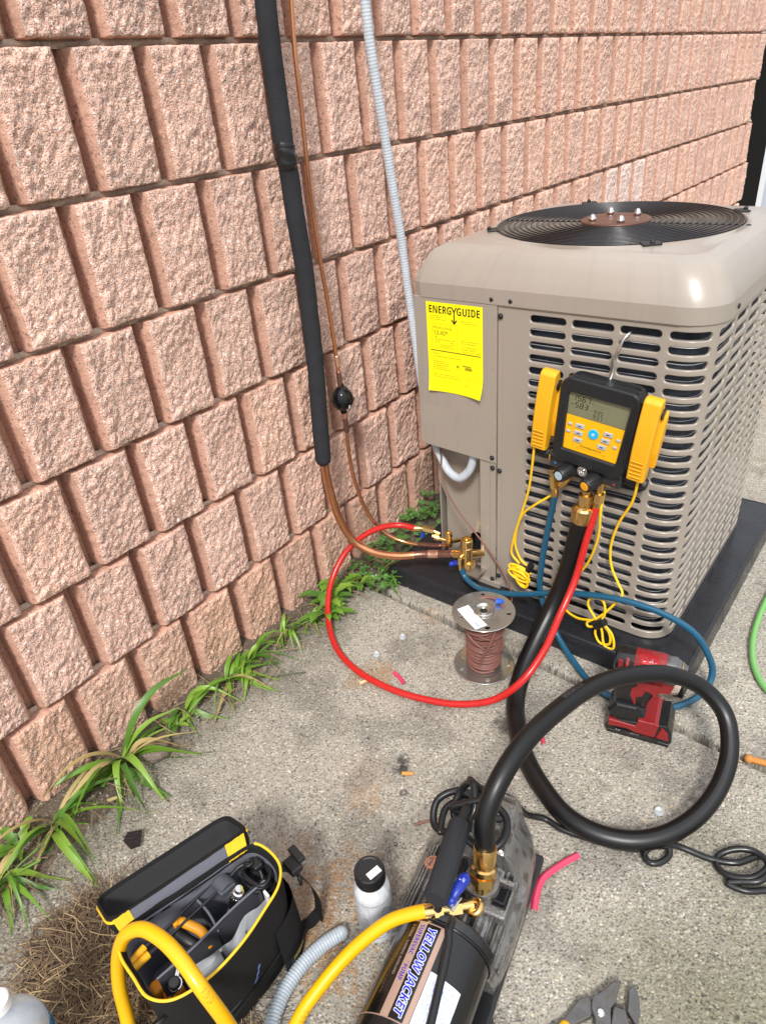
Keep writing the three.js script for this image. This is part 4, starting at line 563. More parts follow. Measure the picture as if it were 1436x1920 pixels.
// ---------------------------------------------------------------- cable reel
{
  const C = V(0.53, 0, 0.495), t = thing('cable_reel', 'dull metal cable reel holding brown wire, paper label on its top flange', 'cable reel', [C.x, 0, C.z], { world: false });
  const flange = (y, up) => { const s = new THREE.Shape(); s.absarc(0, 0, 0.066, 0, Math.PI * 2, false); for (const [x, z, r] of [[0.048, 0.03, 0.005], [-0.043, -0.035, 0.006], [0.02, -0.05, 0.005], [-0.045, 0.03, 0.005]]) { const h = new THREE.Path(); h.absarc(x, z, r, 0, Math.PI * 2, true); s.holes.push(h); } const h = new THREE.Path(); h.absarc(0, 0, 0.0085, 0, Math.PI * 2, true); s.holes.push(h); const g = new THREE.ExtrudeGeometry(s, { depth: 0.0012, bevelEnabled: true, bevelSize: 0.0006, bevelThickness: 0.0006, bevelSegments: 2, curveSegments: 48 }); g.rotateX(-Math.PI / 2).translate(0, y, 0); return g; };
  const tin = mat('dull tinned steel', [0.56, 0.54, 0.5], 0.36, { metalness: 0.9, roughnessMap: scuff });
  const hub = [[0.0085, 0.001], [0.0095, 0.0022], [0.012, 0.0022], [0.014, 0.0005], [0.0165, 0.0005], [0.0185, 0.005], [0.0205, 0.0055], [0.0225, 0.0045], [0.023, 0.001]];
  part(t, 'top_flange', [flange(0.152, 1), new THREE.TorusGeometry(0.0663, 0.0012, 8, 72).rotateX(Math.PI / 2).translate(0, 0.1525, 0)], tin);
  part(t, 'bottom_flange', [flange(0.003, 0), new THREE.TorusGeometry(0.0663, 0.0012, 8, 72).rotateX(Math.PI / 2).translate(0, 0.003, 0)], tin);
  part(t, 'hub', [lathe(hub, 40).translate(0, 0.1535, 0), new THREE.CylinderGeometry(0.022, 0.022, 0.148, 28, 1, true).translate(0, 0.078, 0), new THREE.CylinderGeometry(0.0084, 0.0084, 0.14, 16, 1, true).translate(0, 0.08, 0)], tin);
  const wind = []; for (let l = 0; l < 3; l++) { const p = [], turns = 19 - l, rad = 0.0262 + l * 0.0052; for (let i = 0; i <= turns * 12; i++) { const a = (i / 12) * 6.283 + l, k = i / (turns * 12); p.push([(rad + 0.0009 * Math.sin(a * 2.3 + l)) * Math.cos(a), 0.012 + 0.113 * (l % 2 ? 1 - k : k) + 0.0016 * Math.sin(a * 0.7 + l) + 0.003 * Math.sin(a + l), (rad + 0.0009 * Math.sin(a * 1.7)) * Math.sin(a)]); } wind.push(hose(p, 0.0029, { n: turns * 18, m: 7 })); }
  for (const [y, r, tl] of [[0.13, 0.042, 0.012], [0.139, 0.045, 0.018], [0.122, 0.041, -0.02], [0.09, 0.041, 0.03], [0.135, 0.047, -0.008]]) { const p = []; for (let i = 0; i < 24; i++) { const a = (i / 24) * 6.283; p.push([r * Math.cos(a), y + tl * Math.cos(a + y * 90), r * Math.sin(a)]); } wind.push(hose(p, 0.0029, { n: 60, m: 7, closed: true })); }
  wind.push(hose([[0.03, 0.135, 0.038], [0.045, 0.11, 0.03], [0.05, 0.075, 0.02], [0.045, 0.045, 0.012], [0.038, 0.03, 0.02]], 0.0029, { m: 7 }), hose([[-0.02, 0.14, 0.044], [-0.036, 0.1, 0.036], [-0.04, 0.06, 0.02], [-0.036, 0.03, 0.012]], 0.0029, { m: 7 }));
  part(t, 'wound_wire', wind, M.brownWire);
  const lab = canvas(420, 200, (x, w, h) => { x.fillStyle = '#eeeef4'; x.fillRect(0, 0, w, h); x.fillStyle = '#4a4b58'; for (let i = 0; i < 9; i++) { let q = 20; while (q < 230 + 100 * rnd()) { const l = R(8, 30); x.globalAlpha = R(0.4, 0.8); x.fillRect(q, 22 + i * 15, l, 6); q += l + 6; } } x.globalAlpha = 0.8; x.font = 'bold 26px sans-serif'; x.fillText('18/8', 20, 180); x.lineWidth = 3; x.strokeStyle = '#555'; x.beginPath(); x.ellipse(335, 120, 55, 30, 0, 0, 7); x.stroke(); for (let i = 0; i < 30; i++) x.fillRect(300 + i * 3, 100, i % 3 ? 1 : 2, 40); x.globalAlpha = 1; });
  part(t, 'paper_label', sheet(4, 2, (a, b) => { const u = (a - 0.5) * 0.076, v = (b - 0.5) * 0.028, dx = -0.456, dz = 0.89; return [-0.034 + u * dx + v * dz, 0.1553 + 0.0015 * Math.pow(Math.abs(a - 0.5) * 2, 3), -0.008 + u * dz - v * dx]; }, (a, b) => [a, b]), mat('white printed label', [1, 1, 1], 0.5, { map: lab }));
  single('wire_nut', [latheOn([[0, 0], [0.0062, 0], [0.0066, 0.002], [0.0058, 0.006], [0.004, 0.015], [0.003, 0.017], [0, 0.0175]], V(0.564, 0.161, 0.505), V(0.574, 0.1605, 0.523), 14), box(0.003, 0.002, 0.016, 0.568, 0.163, 0.513)], mat('blue wire nut plastic', [0.01, 0.09, 0.6], 0.35), 'small blue wire nut lying on the reel beside its paper label', 'wire nut');
}
// ---------------------------------------------------------------- cordless drill
{
  const t = thing('cordless_driver', 'red and black cordless impact driver standing on its battery by the hose loop', 'power drill', [0.549, 0, 0.84], { turn: -Math.PI / 2 + 0.22, world: false }); t.scale.setScalar(0.95);
  // local: x forwards (nose), y up, z to the right
  const red = mat('scuffed red plastic', [0.24, 0.014, 0.016], 0.5, { roughnessMap: scuff }), blk = mat('scuffed black plastic', [0.012, 0.012, 0.013], 0.5, { roughnessMap: scuff });
  const side = (pts, depth, bev = 0.004) => { const s = new THREE.Shape(); pts.forEach(([x, y], i) => (i ? s.lineTo(x, y) : s.moveTo(x, y))); s.closePath(); return new THREE.ExtrudeGeometry(s, { depth: depth - 2 * bev, bevelEnabled: true, bevelSize: bev, bevelThickness: bev, bevelSegments: 3 }).translate(0, 0, -depth / 2 + bev); };
  const bat = part(t, 'battery', [side([[-0.055, 0.004], [0.054, 0.004], [0.06, 0.012], [0.058, 0.032], [0.05, 0.05], [-0.056, 0.03], [-0.06, 0.012]], 0.076, 0.005)], blk);
  part(bat, 'battery_shell', [side([[-0.056, 0.022], [-0.02, 0.0255], [-0.006, 0.02], [0.03, 0.02], [0.034, 0.05], [0.028, 0.053], [0.0, 0.052], [-0.004, 0.034], [-0.056, 0.034]], 0.081, 0.003), side([[0.037, 0.02], [0.056, 0.02], [0.053, 0.036], [0.044, 0.046]], 0.081, 0.003)], red);
  part(bat, 'base_rim', [side([[-0.058, 0.0005], [0.058, 0.0005], [0.06, 0.007], [-0.06, 0.007]], 0.08, 0.002), side([[-0.05, 0.0135], [0.05, 0.0115], [0.05, 0.0128], [-0.05, 0.0148]], 0.0818, 0.0003)], blk);
  const bt = canvas(512, 64, (x, w, h) => { x.fillStyle = '#161617'; x.fillRect(0, 0, w, h); x.fillStyle = '#d8d8dc'; x.font = 'bold 40px sans-serif'; x.fillText('5.0', 12, 46); x.fillStyle = '#b02026'; x.font = 'bold 26px sans-serif'; x.fillText('RED', 120, 44); x.fillStyle = '#e6e6ea'; x.fillText('LITHIUM', 182, 44); x.fillStyle = '#b02026'; x.fillText('XC5.0', 330, 44); });
  for (const s of [1, -1]) part(bat, 'battery_print', sheet(1, 1, (a, b) => [s * (-0.045 + 0.085 * a) * 1 + (s < 0 ? -0.003 : 0), 0.0095 + 0.0085 * b + 0.0035 * 0, s * 0.0408], (a, b) => [a, b]), mat('printed battery strip', [1, 1, 1], 0.4, { map: bt }));
  part(bat, 'battery_print', sheet(1, 1, (a, b) => [0.0592 - 0.004 * b, 0.014 + 0.024 * b, (0.5 - a) * 0.05], (a, b) => [a, b]), mat('red print on black', [0.09, 0.01, 0.012], 0.4));
  part(t, 'foot', [side([[-0.052, 0.033], [0.0, 0.04], [0.0, 0.055], [-0.012, 0.07], [-0.044, 0.068], [-0.055, 0.05]], 0.066, 0.009)], blk);
  part(t, 'handle', [side([[-0.044, 0.06], [-0.008, 0.062], [0.006, 0.11], [0.012, 0.14], [-0.035, 0.15], [-0.046, 0.12]], 0.04, 0.013)], blk);
  const pan = [[-0.012, 0.068], [-0.016, 0.098], [-0.004, 0.104], [0.001, 0.122], [0.014, 0.118], [0.02, 0.106], [0.024, 0.124], [0.045, 0.128], [0.05, 0.15], [-0.02, 0.155], [-0.012, 0.128], [-0.022, 0.118], [-0.024, 0.1]];
  part(t, 'handle_panel', side(pan, 0.044, 0.002), red); part(t, 'trigger', side([[0.012, 0.1], [0.022, 0.098], [0.026, 0.125], [0.012, 0.128]], 0.018, 0.004), red);
  const hy = 0.17; // motor head
  part(t, 'motor_housing', [latheOn([[0, -0.064], [0.018, -0.064], [0.026, -0.06], [0.029, -0.048], [0.0295, 0.0], [0.029, 0.03], [0.026, 0.034], [0, 0.034]], V(0, hy, 0), V(1, hy, 0), 36), side([[-0.05, 0.14], [0.03, 0.142], [0.03, 0.16], [-0.05, 0.165]], 0.044, 0.008)], blk);
  part(t, 'housing_panel', [latheOn([[0.0298, -0.026], [0.0306, -0.024], [0.0306, 0.03], [0.0298, 0.032]], V(0, hy, 0), V(1, hy, 0), 36), box(0.009, 0.02, 0.003, -0.05, hy + 0.012, 0.0265, 0.001)], red);
  const head = part(t, 'gear_nose', [latheOn([[0, 0.03], [0.0285, 0.03], [0.029, 0.05], [0.027, 0.051], [0.024, 0.057], [0.018, 0.066], [0.016, 0.07], [0, 0.07]], V(0, hy, 0), V(1, hy, 0), 36)], mat('dull cast aluminium', [0.2, 0.2, 0.2], 0.45, { metalness: 0.8, roughnessMap: scuff }));
  part(head, 'nose_ring', new THREE.TorusGeometry(0.0215, 0.0013, 8, 36).rotateY(Math.PI / 2).translate(0.0605, hy, 0), M.brass); part(head, 'bit_collet', [rod(V(0.069, hy, 0), V(0.077, hy, 0), 0.0085, 0.0075, 20)], M.blackPl);
  for (const [x, a] of [[-0.038, 0.9], [-0.038, 1.35], [-0.045, 2.0]]) part(t, 'vent_slot', box(0.006, 0.0012, 0.015, 0, 0, 0, 0.0005).rotateX(a).translate(x, hy + 0.0296 * Math.cos(a), 0.0296 * Math.sin(a)), red);
  part(t, 'worn_sticker', sheet(6, 4, (a, b) => { const an = 0.15 + b * 0.65; return [-0.016 + 0.032 * a + 0.004 * b, hy + 0.0312 * Math.cos(an), -0.0312 * Math.sin(an) * -1]; }, (a, b) => [a, b]), mat('torn foil sticker', [1, 1, 1], 0.3, { metalness: 0.4, map: canvas(128, 96, (x, w, h) => { x.fillStyle = '#a5151a'; x.fillRect(0, 0, w, h); for (let i = 0; i < 40; i++) { x.fillStyle = ['#1a1614', '#e8e9ee', '#7c8492', '#2a2422'][Math.floor(rnd() * 4)]; x.beginPath(); const X = R(20, 100), Y = R(10, 70); x.moveTo(X, Y); x.lineTo(X + R(-16, 16), Y + R(-10, 10)); x.lineTo(X + R(-16, 16), Y + R(-10, 10)); x.fill(); } }) }));
  const s = new THREE.Shape([[0, 0], [0.05, -0.004], [0.062, 0.012], [0.028, 0.03], [0.008, 0.022]].map(([x, y]) => new THREE.Vector2(x, y)));
  single('stone_shard', ext(s, 0.01, 0.002, 2).rotateX(-1.15).rotateY(-0.9).translate(0.62, 0.022, 0.835), mat('pale chipped stone', [0.62, 0.46, 0.36], 0.85, { bumpMap: scuff, bumpScale: 0.003 }), 'pale chipped stone shard leaning beside the cordless driver', 'stone');
}
// ---------------------------------------------------------------- vacuum pump
{
  const t = thing('vacuum_pump', 'black and grey vacuum pump with cylinder motor, finned casting and foam handle', 'vacuum pump', [-0.06, 0, 0.787], { turn: 0.187, world: false });
  const castGrime = data(256, 256, (x, y) => { const n = 0.5 + 0.5 * fbm(x * 0.05, y * 0.05, 51, 5), s = sm(0.05, 0.35, fbm(x * 0.11, y * 0.11, 53, 4)); const k = 0.65 + 0.5 * n; return [k * (1 - 0.45 * s), k * (1 - 0.5 * s), k * (1 - 0.56 * s)]; }, false); castGrime.repeat.set(3, 3);
  const cast = mat('greasy cast aluminium', [0.3, 0.293, 0.285], 0.4, { metalness: 0.7, map: castGrime, roughnessMap: scuff, bumpMap: scuff, bumpScale: 0.0008 });
  const black = mat('chipped gloss black enamel', [0.008, 0.008, 0.009], 0.28, { clearcoat: 0.25, clearcoatRoughness: 0.2, roughnessMap: mottle });
  const m0 = 0.1; // motor axis height
  part(t, 'motor', latheOn([[0, 0.0], [0.063, 0.0], [0.0655, -0.003], [0.0655, -0.19], [0.062, -0.2], [0.05, -0.206], [0, -0.208]].map(([r, y]) => [r, y]), V(0, m0, 0), V(1, m0, 0), 64), black);
  part(t, 'motor_rim', [latheOn([[0.056, 0.009], [0.066, 0.009], [0.0685, 0.006], [0.0685, -0.002], [0.0665, -0.005], [0.0655, -0.005]], V(0, m0, 0), V(1, m0, 0), 64), new THREE.TorusGeometry(0.0668, 0.0012, 6, 64).rotateY(Math.PI / 2).translate(-0.008, m0, 0)], black);
  // body casting: sections along x, [x, half width low, half width high, deck height, side height]
  const st = [[-0.004, 0.08, 0.05, 0.092, 0.042], [0.02, 0.086, 0.054, 0.096, 0.046], [0.06, 0.088, 0.055, 0.096, 0.046], [0.112, 0.088, 0.054, 0.096, 0.048], [0.134, 0.087, 0.05, 0.1, 0.05], [0.14, 0.086, 0.046, 0.126, 0.054], [0.146, 0.086, 0.044, 0.13, 0.056], [0.2, 0.08, 0.04, 0.132, 0.058], [0.226, 0.068, 0.038, 0.13, 0.054], [0.248, 0.05, 0.03, 0.122, 0.05], [0.262, 0.036, 0.022, 0.1, 0.045]];
  const sec = (w, u, h, l) => [[-w, 0.012], [-w, l], [-w * 0.95, l + 0.014], [-u - 0.008, h - 0.012], [-u, h - 0.002], [-u + 0.008, h], [0, h + 0.001], [u - 0.008, h], [u, h - 0.002], [u + 0.008, h - 0.012], [w * 0.95, l + 0.014], [w, l], [w, 0.012]];
  const S = st.map(([x, ...q]) => sec(...q).map(([z, y]) => [x, y, z - 0.011]));
  const nS = S[0].length - 1, body = sheet(nS, st.length - 1, (s, q) => S[Math.round(q * (st.length - 1))][Math.round(s * nS)], (s, q) => [s * 0.4, q * 0.5]);
  const capEnd = (sct) => { const c = sct.reduce((a, p) => a.map((v, i) => v + p[i] / sct.length), [0, 0, 0]); return sheet(nS, 1, (s, q) => (q < 0.5 ? sct[Math.round(s * nS)] : c)); };
  part(t, 'oil_case', [toCreasedNormals(body, 0.3), capEnd(S[0]), capEnd(S.at(-1))], cast);
  part(t, 'base_plate', [box(0.42, 0.016, 0.166, 0.015, 0.022, -0.006, 0.004)], black); for (const [x, z] of [[-0.185, 0.06], [-0.185, -0.06], [0.21, 0.05], [0.21, -0.05], [-0.03, 0.066]]) part(t, 'rubber_foot', rod(V(x, 0, z), V(x, 0.018, z), 0.014, 0.012, 16), M.rubber);
  // cooling fins along both shoulders and the deck
  const fin = (x0, x1, y0, z0, dz, tall = 0.008) => part(t, 'cooling_fin', box(x1 - x0, tall, 0.0034, (x0 + x1) / 2, y0, z0, 0.001), cast);
  for (let i = 0; i < 4; i++) { fin(0.012, 0.134 + i * 0.006, 0.096 - i * 0.0135, 0.046 + i * 0.0085, 0, 0.014); fin(0.012, 0.132 + i * 0.006, 0.096 - i * 0.0135, -0.068 - i * 0.0085, 0, 0.014); }
  for (const z of [-0.06, -0.05, -0.04, -0.029, -0.019]) fin(0.01, 0.125, 0.0985, z, 0, 0.008); for (const z of [0.016, 0.026, 0.036]) fin(0.01, 0.058, 0.0985, z, 0, 0.008);
  
  for (const x of [0.15, 0.235]) part(t, 'cover_lip', box(0.003, 0.004, 0.07, x, 0.1325, -0.011, 0.001), cast);
  // intake boss with fin and switch
  part(t, 'intake_boss', [latheOn([[0, -0.02], [0.031, -0.02], [0.029, 0.0], [0.0265, 0.018], [0.0255, 0.022], [0.022, 0.0225], [0, 0.0225]], V(0.092, 0.104, 0.018), V(0.09, 1, 0.0185), 32), rod(V(0.07, 0.112, 0.018), V(0.045, 0.128, 0.021), 0.0095, 0.009), rod(V(0.045, 0.128, 0.021), V(0.038, 0.14, 0.023), 0.0068), box(0.008, 0.03, 0.04, 0.108, 0.106, 0.044, 0.003), box(0.05, 0.02, 0.036, 0.085, 0.098, 0.046, 0.004)], cast);
  part(t, 'power_switch', [box(0.024, 0.008, 0.02, 0.088, 0.112, 0.048, 0.002).rotateZ(0), box(0.03, 0.006, 0.026, 0.088, 0.1085, 0.048, 0.001), rod(V(0.076, 0.117, 0.04), V(0.076, 0.117, 0.056), 0.0025)], mat('gloss black switch', [0.008, 0.008, 0.009], 0.12));
  for (const [x, z] of [[0.1, -0.062], [0.205, -0.058]]) part(t, 'copper_plug', latheOn([[0, 0], [0.012, 0], [0.0125, 0.003], [0.0115, 0.012], [0.0085, 0.0125], [0.008, 0.01], [0, 0.01]], V(x, 0.092 + (x > 0.15 ? 0.018 : 0), z), V(x, 1, z - 0.25), 24), M.copperBright);
  // handle: foam grip on a bent rod
  part(t, 'handle_rod', hose([[0.155, 0.13, -0.028], [0.157, 0.175, -0.026], [0.15, 0.194, -0.025], [0.13, 0.2, -0.0245], [0.06, 0.2, -0.018], [0.018, 0.2, -0.014], [0.009, 0.194, -0.013], [0.006, 0.178, -0.0125], [0.006, 0.1, -0.0125]], 0.0068, { m: 12, n: 90 }), M.blackPl);
  part(t, 'foam_grip', [latheOn([[0, 0], [0.015, 0], [0.0164, 0.004], [0.0168, 0.06], [0.0164, 0.114], [0.0148, 0.118], [0, 0.118]], V(0.0, 0.2, -0.012), V(0.13, 0.2, -0.0245), 28)], M.foam);
  // knotted cord round the far end, cable running back over the motor
  part(t, 'mains_lead', [hose([[0.2, 0.134, -0.02], [0.19, 0.165, -0.058], [0.165, 0.16, -0.082], [0.135, 0.145, -0.075], [0.125, 0.155, -0.045], [0.15, 0.19, -0.015], [0.185, 0.205, -0.03], [0.19, 0.175, -0.05], [0.165, 0.15, -0.055], [0.14, 0.14, -0.03], [0.13, 0.138, 0.01], [0.15, 0.145, 0.03], [0.19, 0.145, 0.022], [0.205, 0.15, -0.02], [0.195, 0.16, -0.06]], 0.0058, { m: 10, n: 260 }), hose([[0.2, 0.19, -0.04], [0.17, 0.205, -0.005], [0.15, 0.18, -0.05], [0.16, 0.165, -0.02], [0.18, 0.15, 0.015]], 0.0058, { m: 10, n: 80 }), hose([[0.12, 0.105, -0.02], [0.07, 0.106, -0.012], [0.03, 0.125, -0.002], [0.004, 0.162, 0.01], [-0.012, 0.1715, 0.0115], [-0.03, 0.1705, 0.018], [-0.09, 0.166, 0.028], [-0.15, 0.161, 0.036], [-0.22, 0.15, 0.04]], 0.0056, { m: 10, n: 140 })], M.rubber);
  // printed band and taped service paper wrapped over the motor
  const band = canvas(1024, 640, (x, w, h) => {
    x.fillStyle = '#0d0c0d'; x.fillRect(0, 0, w, h); x.strokeStyle = '#9a7f70'; x.lineWidth = 14; x.strokeRect(7, 7, w - 14, h - 14); x.fillStyle = '#a88b7b'; x.fillRect(10, 190, w - 20, 84); x.fillRect(10, 6, w - 20, 46);
    const outl = (s, X, Y, size, W) => { x.font = `italic bold ${size}px sans-serif`; x.save(); x.translate(X, Y); x.scale(W / x.measureText(s).width, 1); x.lineJoin = 'round'; x.lineWidth = size * 0.13; x.strokeStyle = '#cdd4ee'; x.strokeText(s, 0, 0); x.fillStyle = '#1c22b0'; x.fillText(s, 0, 0); x.restore(); };
    outl('YELLOW JACKET', 34, 160, 108, 920); x.fillStyle = '#2a2ca0'; x.font = 'bold 62px sans-serif'; x.fillText('SUPEREVAC', 40, 256); x.fillText('PUMP', 480, 256); x.font = '20px sans-serif'; x.fillText('TM', 442, 222);
    x.fillStyle = '#b49a8c'; x.font = '40px sans-serif'; x.fillText('2 STAGE - THERMAL OVERLOAD', 50, 340); x.globalAlpha = 0.35; for (let i = 0; i < 6; i++) { let q = 50; const e = R(500, 900); while (q < e) { const l = R(10, 40); x.fillRect(q, 380 + i * 38, l, 12); q += l + 9; } } x.globalAlpha = 1;
    x.fillStyle = '#c9c5bd'; for (let i = 0; i < 7; i++) x.fillRect(820 + R(-20, 20), 90 + R(-16, 30), R(8, 30), R(5, 14));
  });
  const wrap = (x0, x1, a0, a1, r, lift) => sheet(8, 26, (s, q) => { const a = a0 + (a1 - a0) * q; return [x0 + (x1 - x0) * s, m0 + r * Math.cos(a) + (lift ? lift(s, q) : 0), r * Math.sin(a)]; }, (s, q) => [s, q]);
  part(t, 'name_band', wrap(-0.013, -0.137, -1.25, 0.14, 0.0661), mat('printed foil band', [1, 1, 1], 0.25, { map: band, clearcoat: 0.4 }), 'black and copper name band with blue lettering');
  const note = canvas(640, 420, (x, w, h) => { x.fillStyle = '#dfe6f4'; x.fillRect(0, 0, w, h); x.fillStyle = '#4a66c8'; x.strokeStyle = '#4a66c8'; for (let i = 0; i < 11; i++) { let q = 30 + R(0, 12); while (q < 560) { const l = R(8, 34); x.globalAlpha = R(0.4, 0.8); x.fillRect(q, 90 + i * 28 + R(-2, 2), l, 9); q += l + R(7, 16); } } x.globalAlpha = 1; x.fillStyle = '#23306e'; x.font = 'italic bold 34px sans-serif'; x.fillText('CHANGE OIL', 240, 56); x.strokeStyle = '#3a3128'; x.lineWidth = 3; for (let i = 0; i < 16; i++) { const X = R(0, w), Y = R(0, h); x.globalAlpha = R(0.2, 0.8); x.beginPath(); x.moveTo(X, Y); x.quadraticCurveTo(X + R(-30, 30), Y + R(-10, 30), X + R(-60, 60), Y + R(-20, 40)); x.stroke(); } x.globalAlpha = 1; });
  note.wrapS = note.wrapT = THREE.ClampToEdgeWrapping;
  part(t, 'paper_note', wrap(-0.068, -0.19, 0.15, 0.84, 0.0665, (s, q) => 0.0006 * Math.sin(s * 20 + q * 9)), mat('taped paper note', [1, 1, 1], 0.25, { map: note, clearcoat: 0.6, clearcoatRoughness: 0.15 }), 'white paper note with blue print taped on the motor');
}
// ---------------------------------------------------------------- bottles
{
  const t = thing('oil_bottle', 'white printed squeeze bottle with black screw cap standing by the vacuum pump', 'bottle', [-0.06, 0, 0.655], { world: false, turn: -0.95 });
  const pr = canvas(1024, 512, (x, w, h) => { x.fillStyle = '#d6dae2'; x.fillRect(0, 0, w, h); x.strokeStyle = '#14161f'; x.fillStyle = '#0c0d14'; x.lineWidth = 5; for (const y of [22, 478]) { x.beginPath(); x.moveTo(0, y); x.lineTo(w, y); x.stroke(); } x.lineWidth = 4; x.setLineDash([12, 9]); x.strokeRect(120, 50, 330, 350); x.strokeRect(640, 50, 330, 350); x.setLineDash([]); for (const X of [150, 670]) { x.font = 'bold 27px sans-serif'; x.fillText('LEAK', X + 40, 98); x.fillText('DETECTOR', X + 20, 128); x.font = 'bold 22px sans-serif'; x.fillText('DETECTEUR DE FUITES', X, 168); for (let i = 0; i < 12; i++) { let q = X - 10; while (q < X + 260) { const l = R(6, 26); x.globalAlpha = R(0.6, 0.95); x.fillRect(q, 190 + i * 17, l, 8); q += l + 6; } } x.globalAlpha = 1; for (let i = 0; i < 40; i++) x.fillRect(X + 60 + i * 4, 418, hash(i, 3, 1) > 0.45 ? 3 : 1, 44); } x.lineWidth = 7; x.beginPath(); x.moveTo(540, 60); x.lineTo(580, 110); x.lineTo(505, 120); x.closePath(); x.stroke(); });
  pr.wrapS = THREE.RepeatWrapping;
  const R0 = 0.0275;
  part(t, 'bottle', toCreasedNormals(lathe([[0, 0.001], [R0 - 0.004, 0], [R0 - 0.001, 0.002], [R0, 0.006], [R0, 0.108], [R0 - 0.002, 0.116], [R0 - 0.006, 0.124], [0.019, 0.13], [0.016, 0.132], [0, 0.132]], 48), 0.5), mat('white bottle plastic', [0.66, 0.69, 0.72], 0.35));
  part(t, 'label', sheet(60, 1, (s, q) => { const a = s * 2 * Math.PI; return [(R0 + 0.0004) * Math.sin(a), 0.011 + 0.095 * q, (R0 + 0.0004) * Math.cos(a)]; }, (s, q) => [s * 2, q]), mat('printed bottle label', [1, 1, 1], 0.35, { map: pr }));
  const cap = part(t, 'screw_cap', [toCreasedNormals(lathe([[0, 0.1535], [0.0165, 0.1535], [0.0175, 0.1545], [0.0205, 0.1545], [0.0217, 0.153], [0.0221, 0.131], [0, 0.131]], 48), 0.5)], M.blackPl); for (let i = 0; i < 48; i++) { const a = i * 0.1309; part(cap, 'cap_ridge', rod(V(0.0221 * Math.cos(a), 0.132, 0.0221 * Math.sin(a)), V(0.0219 * Math.cos(a), 0.1515, 0.0219 * Math.sin(a)), 0.0008, 0.0008, 4), M.blackPl); }
  part(cap, 'cap_sticker', box(0.011, 0.0006, 0.021, 0, 0, 0).rotateY(2.3).translate(0.0075, 0.1548, 0.006), mat('cream sticker', [0.72, 0.68, 0.63], 0.6));
}
{
  const t = thing('water_bottle', 'clear plastic water bottle with white cap and blue label at lower left corner', 'bottle', [-0.478, 0, 0.408], { world: false, turn: 0.2 });
  const pet = mat('clear bottle plastic', [0.86, 0.9, 0.93], 0.22, { transmission: 0.6, thickness: 0, ior: 1.35 }); const g = [[0.014, 0.196], [0.0145, 0.186], [0.018, 0.18]]; for (let i = 0; i <= 8; i++) { const k = i / 8; g.push([0.018 + 0.0185 * Math.sin(k * 1.5708), 0.18 - 0.048 * k]); } g.push([0.0365, 0.12], [0.0362, 0.06], [0.0365, 0.03], [0.034, 0.004], [0.03, 0.001], [0, 0.004]);
  part(t, 'bottle', lathe(g.reverse(), 48), pet); 
  part(t, 'screw_cap', toCreasedNormals(lathe([[0, 0.2085], [0.0135, 0.2085], [0.0155, 0.207], [0.016, 0.194], [0.015, 0.192], [0, 0.192]], 36), 0.5), M.white);
  const lb = canvas(1024, 160, (x, w, h) => { x.fillStyle = '#11529a'; x.fillRect(0, 0, w, h); x.fillStyle = '#0d86c0'; x.fillRect(0, 0, w, 34); x.fillStyle = '#e6f0fa'; x.font = 'italic 72px sans-serif'; for (let i = 0; i < 4; i++) x.fillText('AQUA', 20 + i * 256, 118); }); lb.wrapS = THREE.RepeatWrapping;
  part(t, 'label', sheet(60, 1, (s, q) => { const a = s * 2 * Math.PI; return [0.0371 * Math.sin(a), 0.07 + 0.052 * q, 0.0371 * Math.cos(a)]; }, (s, q) => [s, q]), mat('blue printed label', [1, 1, 1], 0.3, { map: lb }));
}
